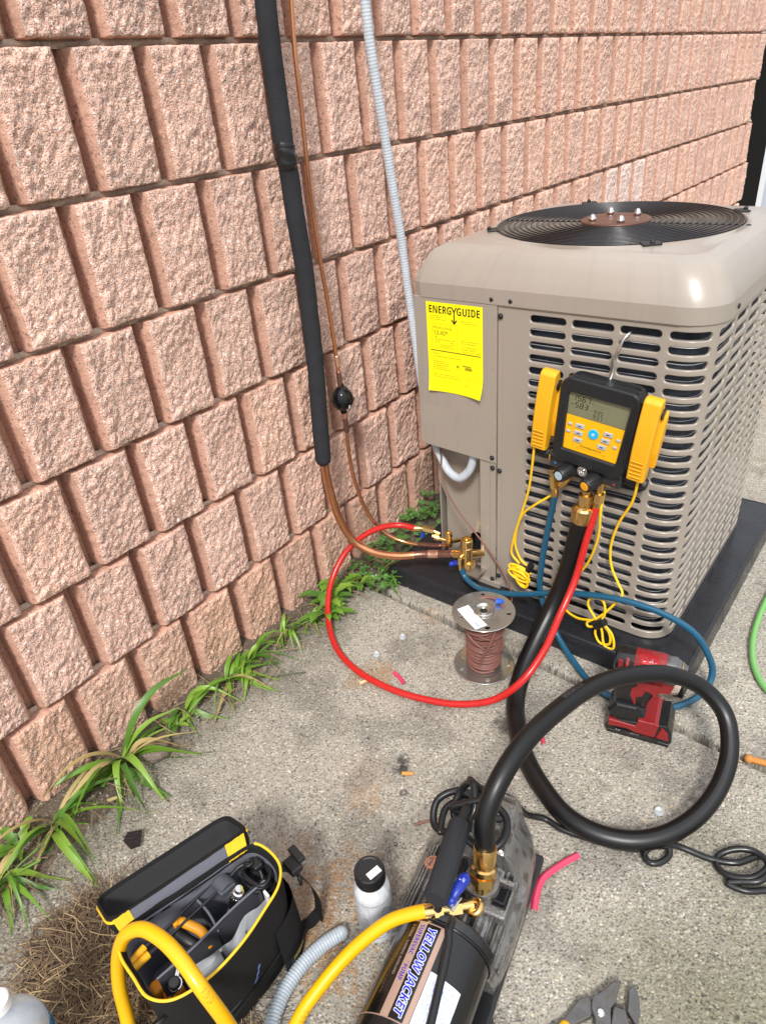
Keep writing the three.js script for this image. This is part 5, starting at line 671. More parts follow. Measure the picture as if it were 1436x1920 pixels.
// ---------------------------------------------------------------- tool bag
const bagTurn = -0.165;
{
  const t = thing('tool_bag', 'open black tool bag with yellow zip piping and grey lining beside the yellow hose', 'tool bag', [-0.252, 0, 0.53], { turn: bagTurn, world: false });
  const cloth = data(64, 64, (x, y) => { const k = ((x >> 1) + (y >> 1)) % 2 ? 0.75 : 0.35; return [k, k, k]; }); cloth.repeat.set(60, 60);
  const nylon = mat('black woven nylon', [0.009, 0.009, 0.0095], 0.8, { bumpMap: cloth, bumpScale: 0.0004, specularIntensity: 0.6 }), lining = mat('blue grey lining cloth', [0.14, 0.145, 0.175], 0.85, { bumpMap: cloth, bumpScale: 0.0004 }), piping = mat('yellow zip piping', [0.78, 0.5, 0.02], 0.55);
  const H = 0.2, ctl = [[-0.107, 0.012], [-0.104, 0.045], [-0.085, 0.068], [-0.042, 0.079], [0.01, 0.074], [0.055, 0.06], [0.092, 0.044], [0.109, 0.022], [0.11, -0.012], [0.1, -0.034], [0.066, -0.042], [0.0, -0.049], [-0.06, -0.055], [-0.095, -0.054], [-0.107, -0.03]];
  const oc = new THREE.CatmullRomCurve3(ctl.map(([x, z]) => V(x, 0, z)), true, 'centripetal'), rim = (s) => oc.getPointAt(((s % 1) + 1) % 1);
  const wall = (ins, y0, y1, n, bulge, taper) => sheet(120, n, (s, q) => { const p = rim(s), y = y0 + (y1 - y0) * q, k = 1 - taper * (1 - q) + bulge * Math.sin(q * 3.14), d = Math.hypot(p.x, p.z), f = (d - ins) / d; return [p.x * f * (p.x > 0 ? k + 0.02 * (1 - q) : k), y + 0.002 * fbm(s * 12, q * 3, 2), p.z * f * (p.z > 0 ? k - 0.22 * (1 - q) * (1 - q) : k) + 0.0018 * fbm(s * 20, q * 5, 6)]; }, (s, q) => [s * 0.6, q * 0.2]);
  part(t, 'shell', [wall(0, 0.004, H, 24, 0.02, 0.1), sheet(40, 10, (s, q) => { const p = rim(s); return [p.x * 0.9 * q, 0.004, p.z * (p.z > 0 ? 0.68 : 0.9) * q]; })], nylon);
  part(t, 'lining', [wall(0.007, 0.075, H - 0.012, 12, 0.0, 0.08), sheet(40, 10, (s, q) => { const p = rim(s); return [p.x * 0.88 * q, 0.08 + 0.004 * fbm(p.x * 40 * q, p.z * 40 * q, 1), p.z * 0.88 * q]; })], lining);
  part(t, 'inner_band', sheet(120, 3, (s, q) => { const p = rim(s), d = Math.hypot(p.x, p.z), f = (d - 0.001 - 0.006 * q) / d; return [p.x * f, H + 0.001 - 0.016 * q * q, p.z * f]; }), nylon);
  const loop = []; for (let i = 0; i < 120; i++) { const p = rim(i / 120); if (p.z > -0.03 || Math.abs(p.x) > 0.1) loop.push([i, p]); }
  const cut = loop.findIndex(([i], k) => k && i > loop[k - 1][0] + 1), run = [...loop.slice(cut), ...loop.slice(0, cut)].map(([, p]) => [p.x, H + 0.001, p.z]);
  part(t, 'zip_piping', [hose(cut > 0 ? run : loop.map(([, p]) => [p.x, H + 0.001, p.z]), 0.002, { n: 200, m: 8 })], piping);
  const seamL = []; for (let i = 0; i <= 30; i++) { const p = rim(0.12 + 0.36 * (i / 30)); seamL.push([p.x * 0.985, 0.05 + 0.02 * Math.sin(i / 30 * 3.14), p.z * 0.88]); }
  part(t, 'seam', hose(seamL, 0.002, { m: 6 }), nylon);
  // lid standing up on its hinge, a shallow tray with its mouth to the front
  const La = V(-0.095, H - 0.001, -0.063), Lb = V(0.1, H + 0.001, -0.044), lx = Lb.clone().sub(La).normalize(), lu = V(0, -0.48, -0.877).normalize(), lz = lx.clone().cross(lu).normalize(), LW = La.distanceTo(Lb) / 2 + 0.008, LH = 0.047, mid = La.clone().lerp(Lb, 0.5).addScaledVector(lu, LH + 0.002);
  const rr = (s, w, h, r) => { const sh = new THREE.Shape(); sh.moveTo(-w + r, -h); sh.lineTo(w - r, -h); sh.quadraticCurveTo(w, -h, w, -h + r); sh.lineTo(w, h - r); sh.quadraticCurveTo(w, h, w - r, h); sh.lineTo(-w + r, h); sh.quadraticCurveTo(-w, h, -w, h - r); sh.lineTo(-w, -h + r); sh.quadraticCurveTo(-w, -h, -w + r, -h); return sh.getSpacedPoints(100); };
  const Lp = (p, d) => mid.clone().addScaledVector(lx, p.x).addScaledVector(lu, p.y).addScaledVector(lz, d);
  const ring = (profile) => sheet(100, profile.length - 1, (s, q) => { const [ins, d] = profile[Math.round(q * (profile.length - 1))], pts = rr(0, LW - ins, LH - ins, Math.max(0.004, 0.026 - ins)); const p = Lp(pts[Math.round(s * 100) % pts.length], d); return [p.x, p.y, p.z]; }, (s, q) => [s * 0.6, q * 0.1]);
  const lid = part(t, 'lid', [ring([[0.0, 0.01], [0.001, -0.008], [0.006, -0.022], [0.014, -0.028], [0.032, -0.029], [LH - 0.001, -0.029]]), ring([[0.0, 0.01], [0.001, 0.0125], [0.005, 0.013], [0.006, 0.004]])], nylon);
  part(lid, 'lid_lining', ring([[0.006, 0.008], [0.008, -0.01], [0.011, -0.022], [0.02, -0.024], [LH - 0.001, -0.024]]), mat('black padded lining', [0.022, 0.022, 0.024], 0.9, { bumpMap: cloth, bumpScale: 0.0004 }));
  { const all = rr(0, LW, LH, 0.026).slice(0, 100), k0 = all.findIndex((p) => p.y > -LH + 0.012 && p.x > 0), pts = [...all.slice(k0), ...all.slice(0, k0)].filter((p, i) => i < all.length - k0 || p.x < -LW + 0.03).map((p) => Lp(p, 0.0055)); part(lid, 'zip_piping', hose(pts, 0.0021, { n: 200, m: 8 }), piping); }
  // hinge gusset: grey strip with yellow ends
  const hinge = (a, b, m, n, lift = 0) => part(t, n, sheet(20, 6, (s, q) => { const k = a + (b - a) * s, p = La.clone().lerp(Lb, k), r = V(-0.092 + 0.185 * k, H - 0.006, -0.05 + 0.0165 * k), o = p.addScaledVector(lz, 0.011).lerp(r, q); return [o.x, o.y + lift - 0.008 * Math.sin(q * 3.14) + 0.0015 * fbm(s * 9, q * 3, 3), o.z]; }), m);
  hinge(0.1, 0.84, lining, 'hinge_gusset'); hinge(-0.01, 0.105, piping, 'hinge_tab', 0.002); hinge(0.83, 0.985, piping, 'hinge_tab', 0.002);
  // pocket dividers
  const pl = mat('charcoal pocket cloth', [0.05, 0.05, 0.06], 0.85);
  part(t, 'divider', [sheet(12, 8, (s, q) => [-0.085 + 0.17 * s, 0.08 + 0.1 * q, 0.022 - 0.012 * s + 0.004 * Math.sin(s * 9 + q * 3)]), sheet(8, 8, (s, q) => [0.004 + 0.003 * Math.sin(s * 5), 0.08 + 0.09 * q, -0.04 + 0.06 * s]), sheet(8, 8, (s, q) => [0.066 + 0.008 * s, 0.08 + 0.095 * q, -0.03 + 0.05 * s])], pl);
  part(t, 'divider_edge', [hose([[-0.085, 0.181, 0.022], [-0.03, 0.181, 0.021], [0.03, 0.18, 0.014], [0.085, 0.181, 0.013]], 0.0018, { m: 6 }), hose([[0.004, 0.171, -0.04], [0.006, 0.171, -0.01], [0.003, 0.171, 0.02]], 0.0018, { m: 6 })], lining);
  // carrying strap and buckle at the right end, ring at the left
  part(t, 'strap', [sheet(10, 2, (s, q) => [0.108 + 0.03 * s, 0.16 - 0.03 * s * s + 0.004 * Math.sin(s * 6), -0.012 + 0.02 * q + 0.006 * s]), sheet(16, 2, (s, q) => [0.135 + 0.022 * Math.sin(s * 2.4), 0.135 - 0.13 * s, -0.004 + 0.02 * q + 0.012 * s]), sheet(10, 2, (s, q) => [0.155 - 0.035 * s, 0.012 + 0.002 * Math.sin(s * 9), 0.006 + 0.02 * q])], nylon);
  part(t, 'buckle', [box(0.02, 0.012, 0.028, 0.137, 0.142, 0.0, 0.003), box(0.012, 0.008, 0.03, 0.15, 0.15, -0.006, 0.002), new THREE.TorusGeometry(0.011, 0.0028, 8, 20).rotateY(1.2).translate(0.14, 0.118, 0.006), new THREE.TorusGeometry(0.012, 0.003, 8, 20).rotateX(0.6).translate(-0.106, 0.15, 0.05), box(0.026, 0.008, 0.02, -0.104, 0.12, 0.066, 0.003)], M.blackPl);
  part(t, 'side_pocket', [sheet(14, 10, (s, q) => { const p = rim(0.5 + 0.14 * (s - 0.5) * 2), k = 1.02 + 0.1 * Math.sin(s * 3.14) * (1 - 0.4 * q); return [p.x * k, 0.006 + 0.12 * q, p.z * (0.95)]; })], nylon);
  part(t, 'cloth_tag', box(0.001, 0.009, 0.006, 0.116, 0.168, -0.028), M.white);
  const lg = canvas(512, 96, (x, w, h) => { x.fillStyle = '#111112'; x.fillRect(0, 0, w, h); x.fillStyle = '#b9a52a'; x.font = 'italic bold 62px sans-serif'; x.fillText('Fieldpiece', 60, 70); });
  const bp = (s, q) => { const p = rim(s); const y = q, k = 0.9 + 0.1 * q / H + 0.02 * Math.sin(q / H * 3.14); return [p.x * (p.x > 0 ? k + 0.02 * (1 - q / H) : k), p.z * (k - 0.22 * (1 - q / H) * (1 - q / H)) + 0.0016]; };
  part(t, 'woven_name', sheet(8, 1, (s, q) => { const u = 0.372 + 0.07 * s, y = 0.028 + 0.014 * q, p = rim(u), ps = 0.5 + (u - 0.5) / 0.28, k = 1.02 + 0.1 * Math.sin(ps * 3.14) * (1 - 0.4 * (y - 0.006) / 0.12); return [p.x * k + 0.0025, y, p.z * 0.95 + 0.004]; }, (s, q) => [s, q]), mat('woven yellow name', [1, 1, 1], 0.8, { map: lg }));
  part(t, 'marker_scrawl', [hose([[0.026, 0.126, 0.0722], [0.021, 0.118, 0.0725], [0.024, 0.116, 0.0717], [0.017, 0.106, 0.0715], [0.02, 0.105, 0.0707], [0.013, 0.094, 0.0702]], 0.0011, { m: 5 })], mat('pale blue ink', [0.08, 0.12, 0.3], 0.6));

  // things kept in the bag (placed in the bag's frame, then stood in the scene)
  const place = (o) => { o.applyMatrix4(new THREE.Matrix4().makeRotationY(bagTurn)); o.position.add(V(-0.252, 0, 0.53)); return o; };
  const inBag = (name, label, cat, x, y, z) => { const o = thing(name, label, cat, [x, y, z]); o.userData.inBag = true; return o; };
  const finish = (o) => { delete o.userData.inBag; const p = o.position.clone().applyAxisAngle(V(0, 1, 0), bagTurn).add(V(-0.252, 0, 0.53)); o.position.copy(p); o.rotation.y = bagTurn; };
  { // two thermocouple probes with yellow ends
    for (const [i, lab] of [[0, 'black probe with a yellow end, nearer the lid of the tool bag'], [1, 'black probe with a yellow end, nearer the front of the tool bag']]) {
      const a = V(-0.1, 0.172, -0.027 + i * 0.0095), b = V(-0.079, 0.171, -0.0325 + i * 0.0125), c = V(-0.06, 0.17, -0.033 + i * 0.012), d = V(0.04 - i * 0.012, 0.176, -0.043 + i * 0.018);
      const o = inBag('temperature_probe', lab, 'probe', a.x, a.y - 0.005, a.z);
      part(o, 'cap', [rod(a, b, 0.0052, 0.0052, 14), ball(0.0052, a.x, a.y, a.z)], M.yellow); part(o, 'handle', rod(b, c, 0.0044, 0.003, 12), M.blackPl); part(o, 'shaft', rod(c, d, 0.002, 0.002, 8), mat('dark steel rod', [0.05, 0.05, 0.055], 0.3, { metalness: 0.7 })); finish(o);
    }
    const o = inBag('probe_clamp', 'dark grey cuff of a pipe strap probe among the bag contents', 'probe', 0.04, 0.165, -0.025);
    part(o, 'cuff', [sheet(14, 3, (s, q) => { const a = s * 4.2 - 0.4; return [0.04 + 0.013 * Math.cos(a) + 0.004 * q, 0.178 + 0.011 * Math.sin(a), -0.034 + 0.02 * q]; }), box(0.026, 0.012, 0.018, 0.042, 0.176, -0.022, 0.003)], mat('slate grey plastic', [0.06, 0.065, 0.08], 0.5)); part(o, 'cable', hose([[0.055, 0.178, -0.03], [0.075, 0.188, -0.025], [0.09, 0.178, -0.012], [0.085, 0.165, 0.004], [0.07, 0.16, 0.0]], 0.003, { m: 8 }), M.blackPl); finish(o);
    const g = inBag('orange_clamp', 'orange and black clamp meter jaw lying in the left half of the tool bag', 'clamp', -0.02, 0.12, -0.02);
    part(g, 'jaw', [hose([[-0.026, 0.168, -0.028], [-0.02, 0.165, -0.018], [-0.012, 0.158, -0.002], [-0.012, 0.145, 0.01]], 0.0065, { m: 10, n: 30 }), box(0.014, 0.012, 0.01, -0.03, 0.162, -0.036, 0.003)], mat('orange yellow plastic', [0.8, 0.33, 0.01], 0.45)); part(g, 'body', [hose([[-0.036, 0.15, -0.028], [-0.03, 0.148, -0.01], [-0.022, 0.14, 0.004]], 0.008, { m: 10 })], M.blackPl); finish(g);
    const k = inBag('orange_tape_case', 'small orange case with black face in the left corner of the tool bag', 'case', -0.075, 0.1, 0.01);
    part(k, 'case', [box(0.03, 0.03, 0.02, -0.083, 0.13, 0.006, 0.006), box(0.026, 0.024, 0.018, -0.075, 0.125, 0.022, 0.005)], mat('orange plastic', [0.75, 0.26, 0.01], 0.45)); part(k, 'face', box(0.014, 0.002, 0.014, -0.074, 0.138, 0.022, 0.001), M.blackPl); finish(k);
    const n = inBag('quick_coupler', 'knurled chrome quick coupler standing in the middle of the tool bag', 'coupler', 0.04, 0.14, 0.0);
    const ca = V(0.034, 0.135, -0.006), cb = V(0.052, 0.192, 0.003), cd = cb.clone().sub(ca).normalize(), cq = (s) => ca.clone().addScaledVector(cd, s);
    part(n, 'body', [latheOn([[0, 0], [0.0085, 0], [0.009, 0.004], [0.009, 0.01], [0.0065, 0.012], [0.0065, 0.018], [0.0085, 0.02], [0.009, 0.024], [0.009, 0.05], [0.0078, 0.052], [0.0055, 0.053], [0.0055, 0.059], [0, 0.059]], ca, cb, 24)], M.chrome);
    for (let i = 0; i < 16; i++) { const a = i * 0.3927, nx = V(0, 0, 1).cross(cd).normalize(), nz = cd.clone().cross(nx), o2 = nx.multiplyScalar(0.009 * Math.cos(a)).add(nz.multiplyScalar(0.009 * Math.sin(a))); part(n, 'knurl', rod(cq(0.026).add(o2), cq(0.046).add(o2), 0.0009, 0.0009, 4), M.chrome); }
    finish(n);
    const w = inBag('ratchet_head', 'black and chrome ratchet end upright in the near left corner of the tool bag', 'ratchet', -0.073, 0.13, 0.03);
    part(w, 'collar', latheOn([[0, 0], [0.0065, 0], [0.0078, 0.004], [0.0078, 0.016], [0.0062, 0.018], [0, 0.018]], V(-0.07, 0.158, 0.034), V(-0.074, 0.2, 0.042), 24), M.blackPl); part(w, 'chrome_ring', [latheOn([[0.0077, 0.008], [0.0088, 0.0085], [0.0088, 0.0105], [0.0077, 0.011]], V(-0.07, 0.158, 0.034), V(-0.074, 0.2, 0.042), 24), rod(V(-0.058, 0.17, 0.022), V(-0.07, 0.165, 0.034), 0.005)], M.chrome); for (let i = 0; i < 14; i++) { const a = i * 0.449; part(w, 'grip_rib', ball(0.0016, -0.0705 + 0.008 * Math.cos(a), 0.165, 0.0355 + 0.008 * Math.sin(a), 6), M.chrome); } finish(w);
    const b2 = inBag('plastic_sleeve', 'clear plastic document sleeve with white paper along the front of the bag', 'plastic sleeve', 0.02, 0.1, 0.035);
    part(b2, 'sleeve', sheet(30, 10, (s, q) => [-0.06 + 0.142 * s, 0.105 + (0.072 - 0.012 * s) * q + 0.002 * Math.sin(s * 21), 0.052 - 0.02 * s * s - 0.009 * q + 0.0045 * Math.sin(s * 11 + q * 3) + 0.002 * fbm(s * 14, q * 8, 4)]), mat('clear wrinkled plastic', [0.9, 0.94, 0.98], 0.15, { transmission: 0.35, thickness: 0, ior: 1.45, clearcoat: 0.6, clearcoatRoughness: 0.08 }));
    part(b2, 'paper', sheet(20, 6, (s, q) => [-0.045 + 0.075 * s, 0.1 + 0.062 * q, 0.0535 - 0.006 * s - 0.008 * q + 0.002 * Math.sin(s * 9)]), mat('pale paper', [0.62, 0.64, 0.66], 0.7)); part(b2, 'paper_strip', box(0.004, 0.04, 0.012, 0.078, 0.155, 0.026, 0.001), M.white); finish(b2);
    const cl2 = inBag('coiled_lead', 'coiled black test lead in the right end of the tool bag', 'test lead', 0.08, 0.13, 0.0); part(cl2, 'lead', [hose(Array.from({ length: 60 }, (_, i) => [0.084 + (0.016 + 0.003 * Math.sin(i * 0.7)) * Math.cos(i * 0.42), 0.15 + i * 0.0006 + 0.006 * Math.sin(i * 0.42), -0.006 + (0.024 + 0.004 * Math.cos(i * 0.5)) * Math.sin(i * 0.42)]), 0.0028, { m: 7, n: 260 })], M.blackPl); part(cl2, 'plug', [box(0.014, 0.01, 0.018, 0.09, 0.184, -0.014, 0.003), new THREE.TorusGeometry(0.006, 0.002, 8, 16).rotateX(1.2).translate(0.082, 0.19, -0.02)], M.blackPl); finish(cl2);
    const sc = inBag('metal_pin', 'short dark metal pin poking out of the sleeve at the front of the bag', 'pin', -0.008, 0.14, 0.046); part(sc, 'pin', rod(V(-0.006, 0.145, 0.044), V(-0.009, 0.183, 0.051), 0.0022, 0.002, 10), M.darkSteel); finish(sc);
  }
}
// ---------------------------------------------------------------- slip joint pliers at the bottom edge
{
  const t = thing('pliers', 'worn steel slip joint pliers open on the concrete at the bottom edge', 'pliers', [0.035, 0, 0.985], { world: false });
  const G = (pts, y, d, bev = 0.0015) => ext(new THREE.Shape(pts.map(([x, z]) => new THREE.Vector2(x - 0.035, -(z - 0.985)))), d, bev, 2).rotateX(-Math.PI / 2).translate(0, y, 0);
  const castDirt = data(128, 128, (x, y) => { const n = 0.5 + 0.5 * fbm(x * 0.07, y * 0.07, 41, 4), r = sm(0.1, 0.4, fbm(x * 0.12, y * 0.12, 43, 3)); return [0.7 + 0.4 * n, (0.7 + 0.4 * n) * (1 - 0.12 * r), (0.7 + 0.4 * n) * (1 - 0.22 * r)]; }, false); castDirt.repeat.set(12, 12);
  const steel = mat('rust flecked steel', [0.15, 0.145, 0.142], 0.5, { metalness: 0.6, map: castDirt, roughnessMap: scuff, bumpMap: scuff, bumpScale: 0.0006 });
  part(t, 'upper_jaw', G([[0.074, 0.989], [0.066, 0.982], [0.045, 0.974], [0.033, 0.967], [0.02, 0.971], [0.01, 0.981], [-0.02, 0.992], [-0.06, 0.99], [-0.06, 1.006], [-0.01, 1.006], [0.02, 0.996], [0.034, 0.99], [0.045, 0.993], [0.058, 0.99]], 0.008, 0.009), steel);
  part(t, 'lower_jaw', [G([[0.08, 1.007], [0.07, 1.004], [0.056, 1.009], [0.045, 1.012], [0.035, 1.027], [0.05, 1.025], [0.07, 1.016]], 0.008, 0.009), G([[0.04, 0.995], [0.044, 1.008], [0.03, 1.02], [0.012, 1.022], [0.01, 1.002]], 0.004, 0.009)], steel);
  part(t, 'slot_arm', [G([[0.022, 0.953], [0.031, 0.96], [0.025, 0.972], [0.012, 0.972], [-0.004, 0.962], [-0.03, 0.95], [-0.05, 0.94], [-0.044, 0.93], [-0.015, 0.945]], 0.004, 0.007)], steel);
  part(t, 'rivet', latheOn([[0, 0.003], [0.004, 0.0025], [0.0055, 0.001], [0.0055, -0.004], [0, -0.004]], V(0.02 - 0.035, 0.0195, 0.983 - 0.985), V(-0.015, 1, 0), 20), M.chrome);
  part(t, 'rusty_shank', G([[0.043, 1.0], [0.034, 1.024], [0.005, 1.03], [0.0, 1.012], [0.025, 1.002]], 0.0015, 0.005), M.rust); part(t, 'yellow_grip', ball(0.008, -0.055, 0.01, -0.035), M.yellow);
}
// ---------------------------------------------------------------- litter on the slab
{
  const clear = mat('clear plastic cap', [0.8, 0.83, 0.85], 0.25, { transmission: 0.55, thickness: 0 });
  const cap3 = (x, z, lab, ta = 0) => single('plastic_plug', lathe([[0, 0.001], [0.0085, 0.001], [0.0088, 0.003], [0.0075, 0.0035], [0.007, 0.0075], [0.0055, 0.008], [0.005, 0.005], [0, 0.0048]], 24).rotateX(ta).translate(x, 0.001, z), clear, lab, 'plastic plug', 'clear plastic plugs on the slab');
  cap3(0.418, 0.275, 'clear plastic plug lying left of the cable reel inside the red hose loop'); cap3(0.499, 0.29, 'clear plastic plug lying nearer the pad inside the red hose loop'); cap3(0.378, 0.938, 'frosted plastic disc partly under the black hose loop at right'); cap3(-0.155, 0.64, 'clear plastic plug lying beside the grey conduit offcut');
  single('washer', new THREE.TorusGeometry(0.0055, 0.002, 8, 24).scale(1, 1, 0.4).rotateX(-Math.PI / 2).translate(0.156, 0.0025, 0.546), M.darkSteel, 'small dull washer on the concrete above the oil bottle', 'washer');
  const pink = mat('pink red tape', [0.6, 0.05, 0.11], 0.5);
  const strip = (pts, w, lab) => { const c = new THREE.CatmullRomCurve3(pts.map(A)); single('plastic_strip', sheet(24, 6, (s, q) => { const p = c.getPointAt(s), T = c.getTangentAt(s), n = V(-T.z, 0, T.x), k = (q - 0.5) * 2; return [p.x + n.x * k * w, p.y + 0.006 * (1 - k * k) + 0.0006 * fbm(s * 20, q * 3, 2), p.z + n.z * k * w]; }), pink, lab, 'plastic strip', 'red plastic strips on the slab'); };
  strip([[0.395, 0.002, 0.343], [0.39, 0.002, 0.362], [0.379, 0.002, 0.385]], 0.0052, 'short pink red plastic strip inside the red hose loop'); strip([[0.432, 0.002, 0.688], [0.418, 0.002, 0.695], [0.398, 0.002, 0.708]], 0.0045, 'short pink red plastic strip just past the black hose crossing'); strip([[0.1, 0.002, 0.842], [0.122, 0.006, 0.834], [0.15, 0.008, 0.83], [0.19, 0.005, 0.842], [0.225, 0.002, 0.858]], 0.006, 'long curved red plastic strip on the slab right of the pump');
  const butt = (x, z, a, lab, col) => { const d = V(Math.cos(a), 0, Math.sin(a)).multiplyScalar(0.011); const o = V(x, 0.0042, z); single('cigarette_butt', [rod(o.clone().sub(d), o.clone().add(d), 0.0037, 0.0034, 12)], mat('stained filter paper', col, 0.8), lab, 'cigarette butt'); };
  butt(0.194, 0.528, 1.0, 'orange cigarette butt by a black smudge on the slab', [0.62, 0.27, 0.06]); butt(0.335, 0.305, 0.4, 'pale cigarette butt on a rust stain beside the red hose', [0.7, 0.5, 0.28]);
  single('wire_scrap', hose([[0.115, 0.0035, 0.602], [0.135, 0.004, 0.618], [0.15, 0.004, 0.635]], 0.0022, { m: 7 }), M.brownWire, 'short scrap of brown wire left of the pump', 'wire scrap');
  single('rusty_rod', [hose([[0.577, 0.006, 1.036], [0.58, 0.007, 1.055], [0.585, 0.008, 1.08], [0.592, 0.008, 1.11]], 0.0062, { m: 10, rf: (l) => 0.0062 + 0.0008 * fbm(l * 200, 1, 1) }), ball(0.008, 0.575, 0.007, 1.034)], mat('orange brown rotten stick', [0.5, 0.2, 0.04], 0.75), 'orange brown stick lying in the slab joint at the right edge', 'stick');
  single('dry_stem', hose([[0.575, 0.006, 0.985], [0.565, 0.007, 1.0], [0.562, 0.006, 1.025]], 0.0012, { m: 5 }), mat('dry straw', [0.5, 0.38, 0.2], 0.9), 'thin dry straw across the slab joint inside the black hose loop', 'straw');
  single('plastic_shard', ext(new THREE.Shape([[0, 0], [0.03, -0.002], [0.028, 0.022], [0.012, 0.028], [-0.006, 0.014]].map(([x, y]) => new THREE.Vector2(x, y))), 0.002, 0.0006, 1).rotateX(-Math.PI / 2 + 0.25).rotateY(0.9).translate(-0.2, 0.008, 0.225), mat('black plastic shard', [0.012, 0.012, 0.013], 0.25, { bumpMap: scuff, bumpScale: 0.004 }), 'crinkled black plastic shard on the slab above the bag lid', 'plastic shard');
  const rock = (x, z, r, sy, lab, sd) => { const g = mergeVertices(new THREE.IcosahedronGeometry(1, 4).deleteAttribute('uv').deleteAttribute('normal')); const p = g.attributes.position; for (let i = 0; i < p.count; i++) { const v = V(p.getX(i), p.getY(i), p.getZ(i)), k = 1 + 0.42 * fbm(v.x * 1.6 + sd, v.y * 1.6, v.z * 1.6, 4) + 0.2 * Math.abs(fbm(v.x * 5, v.y * 5 + sd, v.z * 5, 3)); p.setXYZ(i, v.x * r * k * 1.35, v.y * r * sy * k, v.z * r * k); } const uv = new Float32Array(p.count * 2); for (let i = 0; i < p.count; i++) { uv[i * 2] = p.getX(i) / 0.4 + p.getY(i) / 0.5; uv[i * 2 + 1] = p.getZ(i) / 0.4 + p.getY(i) / 0.5; } g.setAttribute('uv', new THREE.BufferAttribute(uv, 2)); g.rotateY(-0.5).translate(x, r * sy * 0.55, z); g.computeVertexNormals(); single('concrete_chunk', g, mat('broken concrete', [0.72, 0.68, 0.66], 0.95, { map: mortarMap, bumpMap: slabBump, bumpScale: 0.003 }), lab, 'concrete chunk'); };
  rock(-0.058, 0.072, 0.026, 0.7, 'lump of broken concrete in the soil between the grass clumps', 2);
  for (const [x, z, r, l] of [[-0.105, 0.105, 0.006, 'small pebble in the soil below the concrete lump'], [0.7, 0.105, 0.007, 'small pebble beside the pad corner']]) rock(x, z, r, 0.7, l, x * 9);
  single('litter_scrap', [sheet(10, 8, (s, q) => { const a = s * 6.283, r = 0.012 * (0.4 + 0.6 * q); return [0.622 + r * Math.cos(a) * 1.7, 0.018 + 0.007 * fbm(s * 8, q * 4, 1) + 0.004 * q, 0.098 + r * Math.sin(a)]; })], mat('torn white foil', [0.7, 0.68, 0.68], 0.4), 'torn whitish foil scrap among the weeds under the copper pipe', 'litter');
}
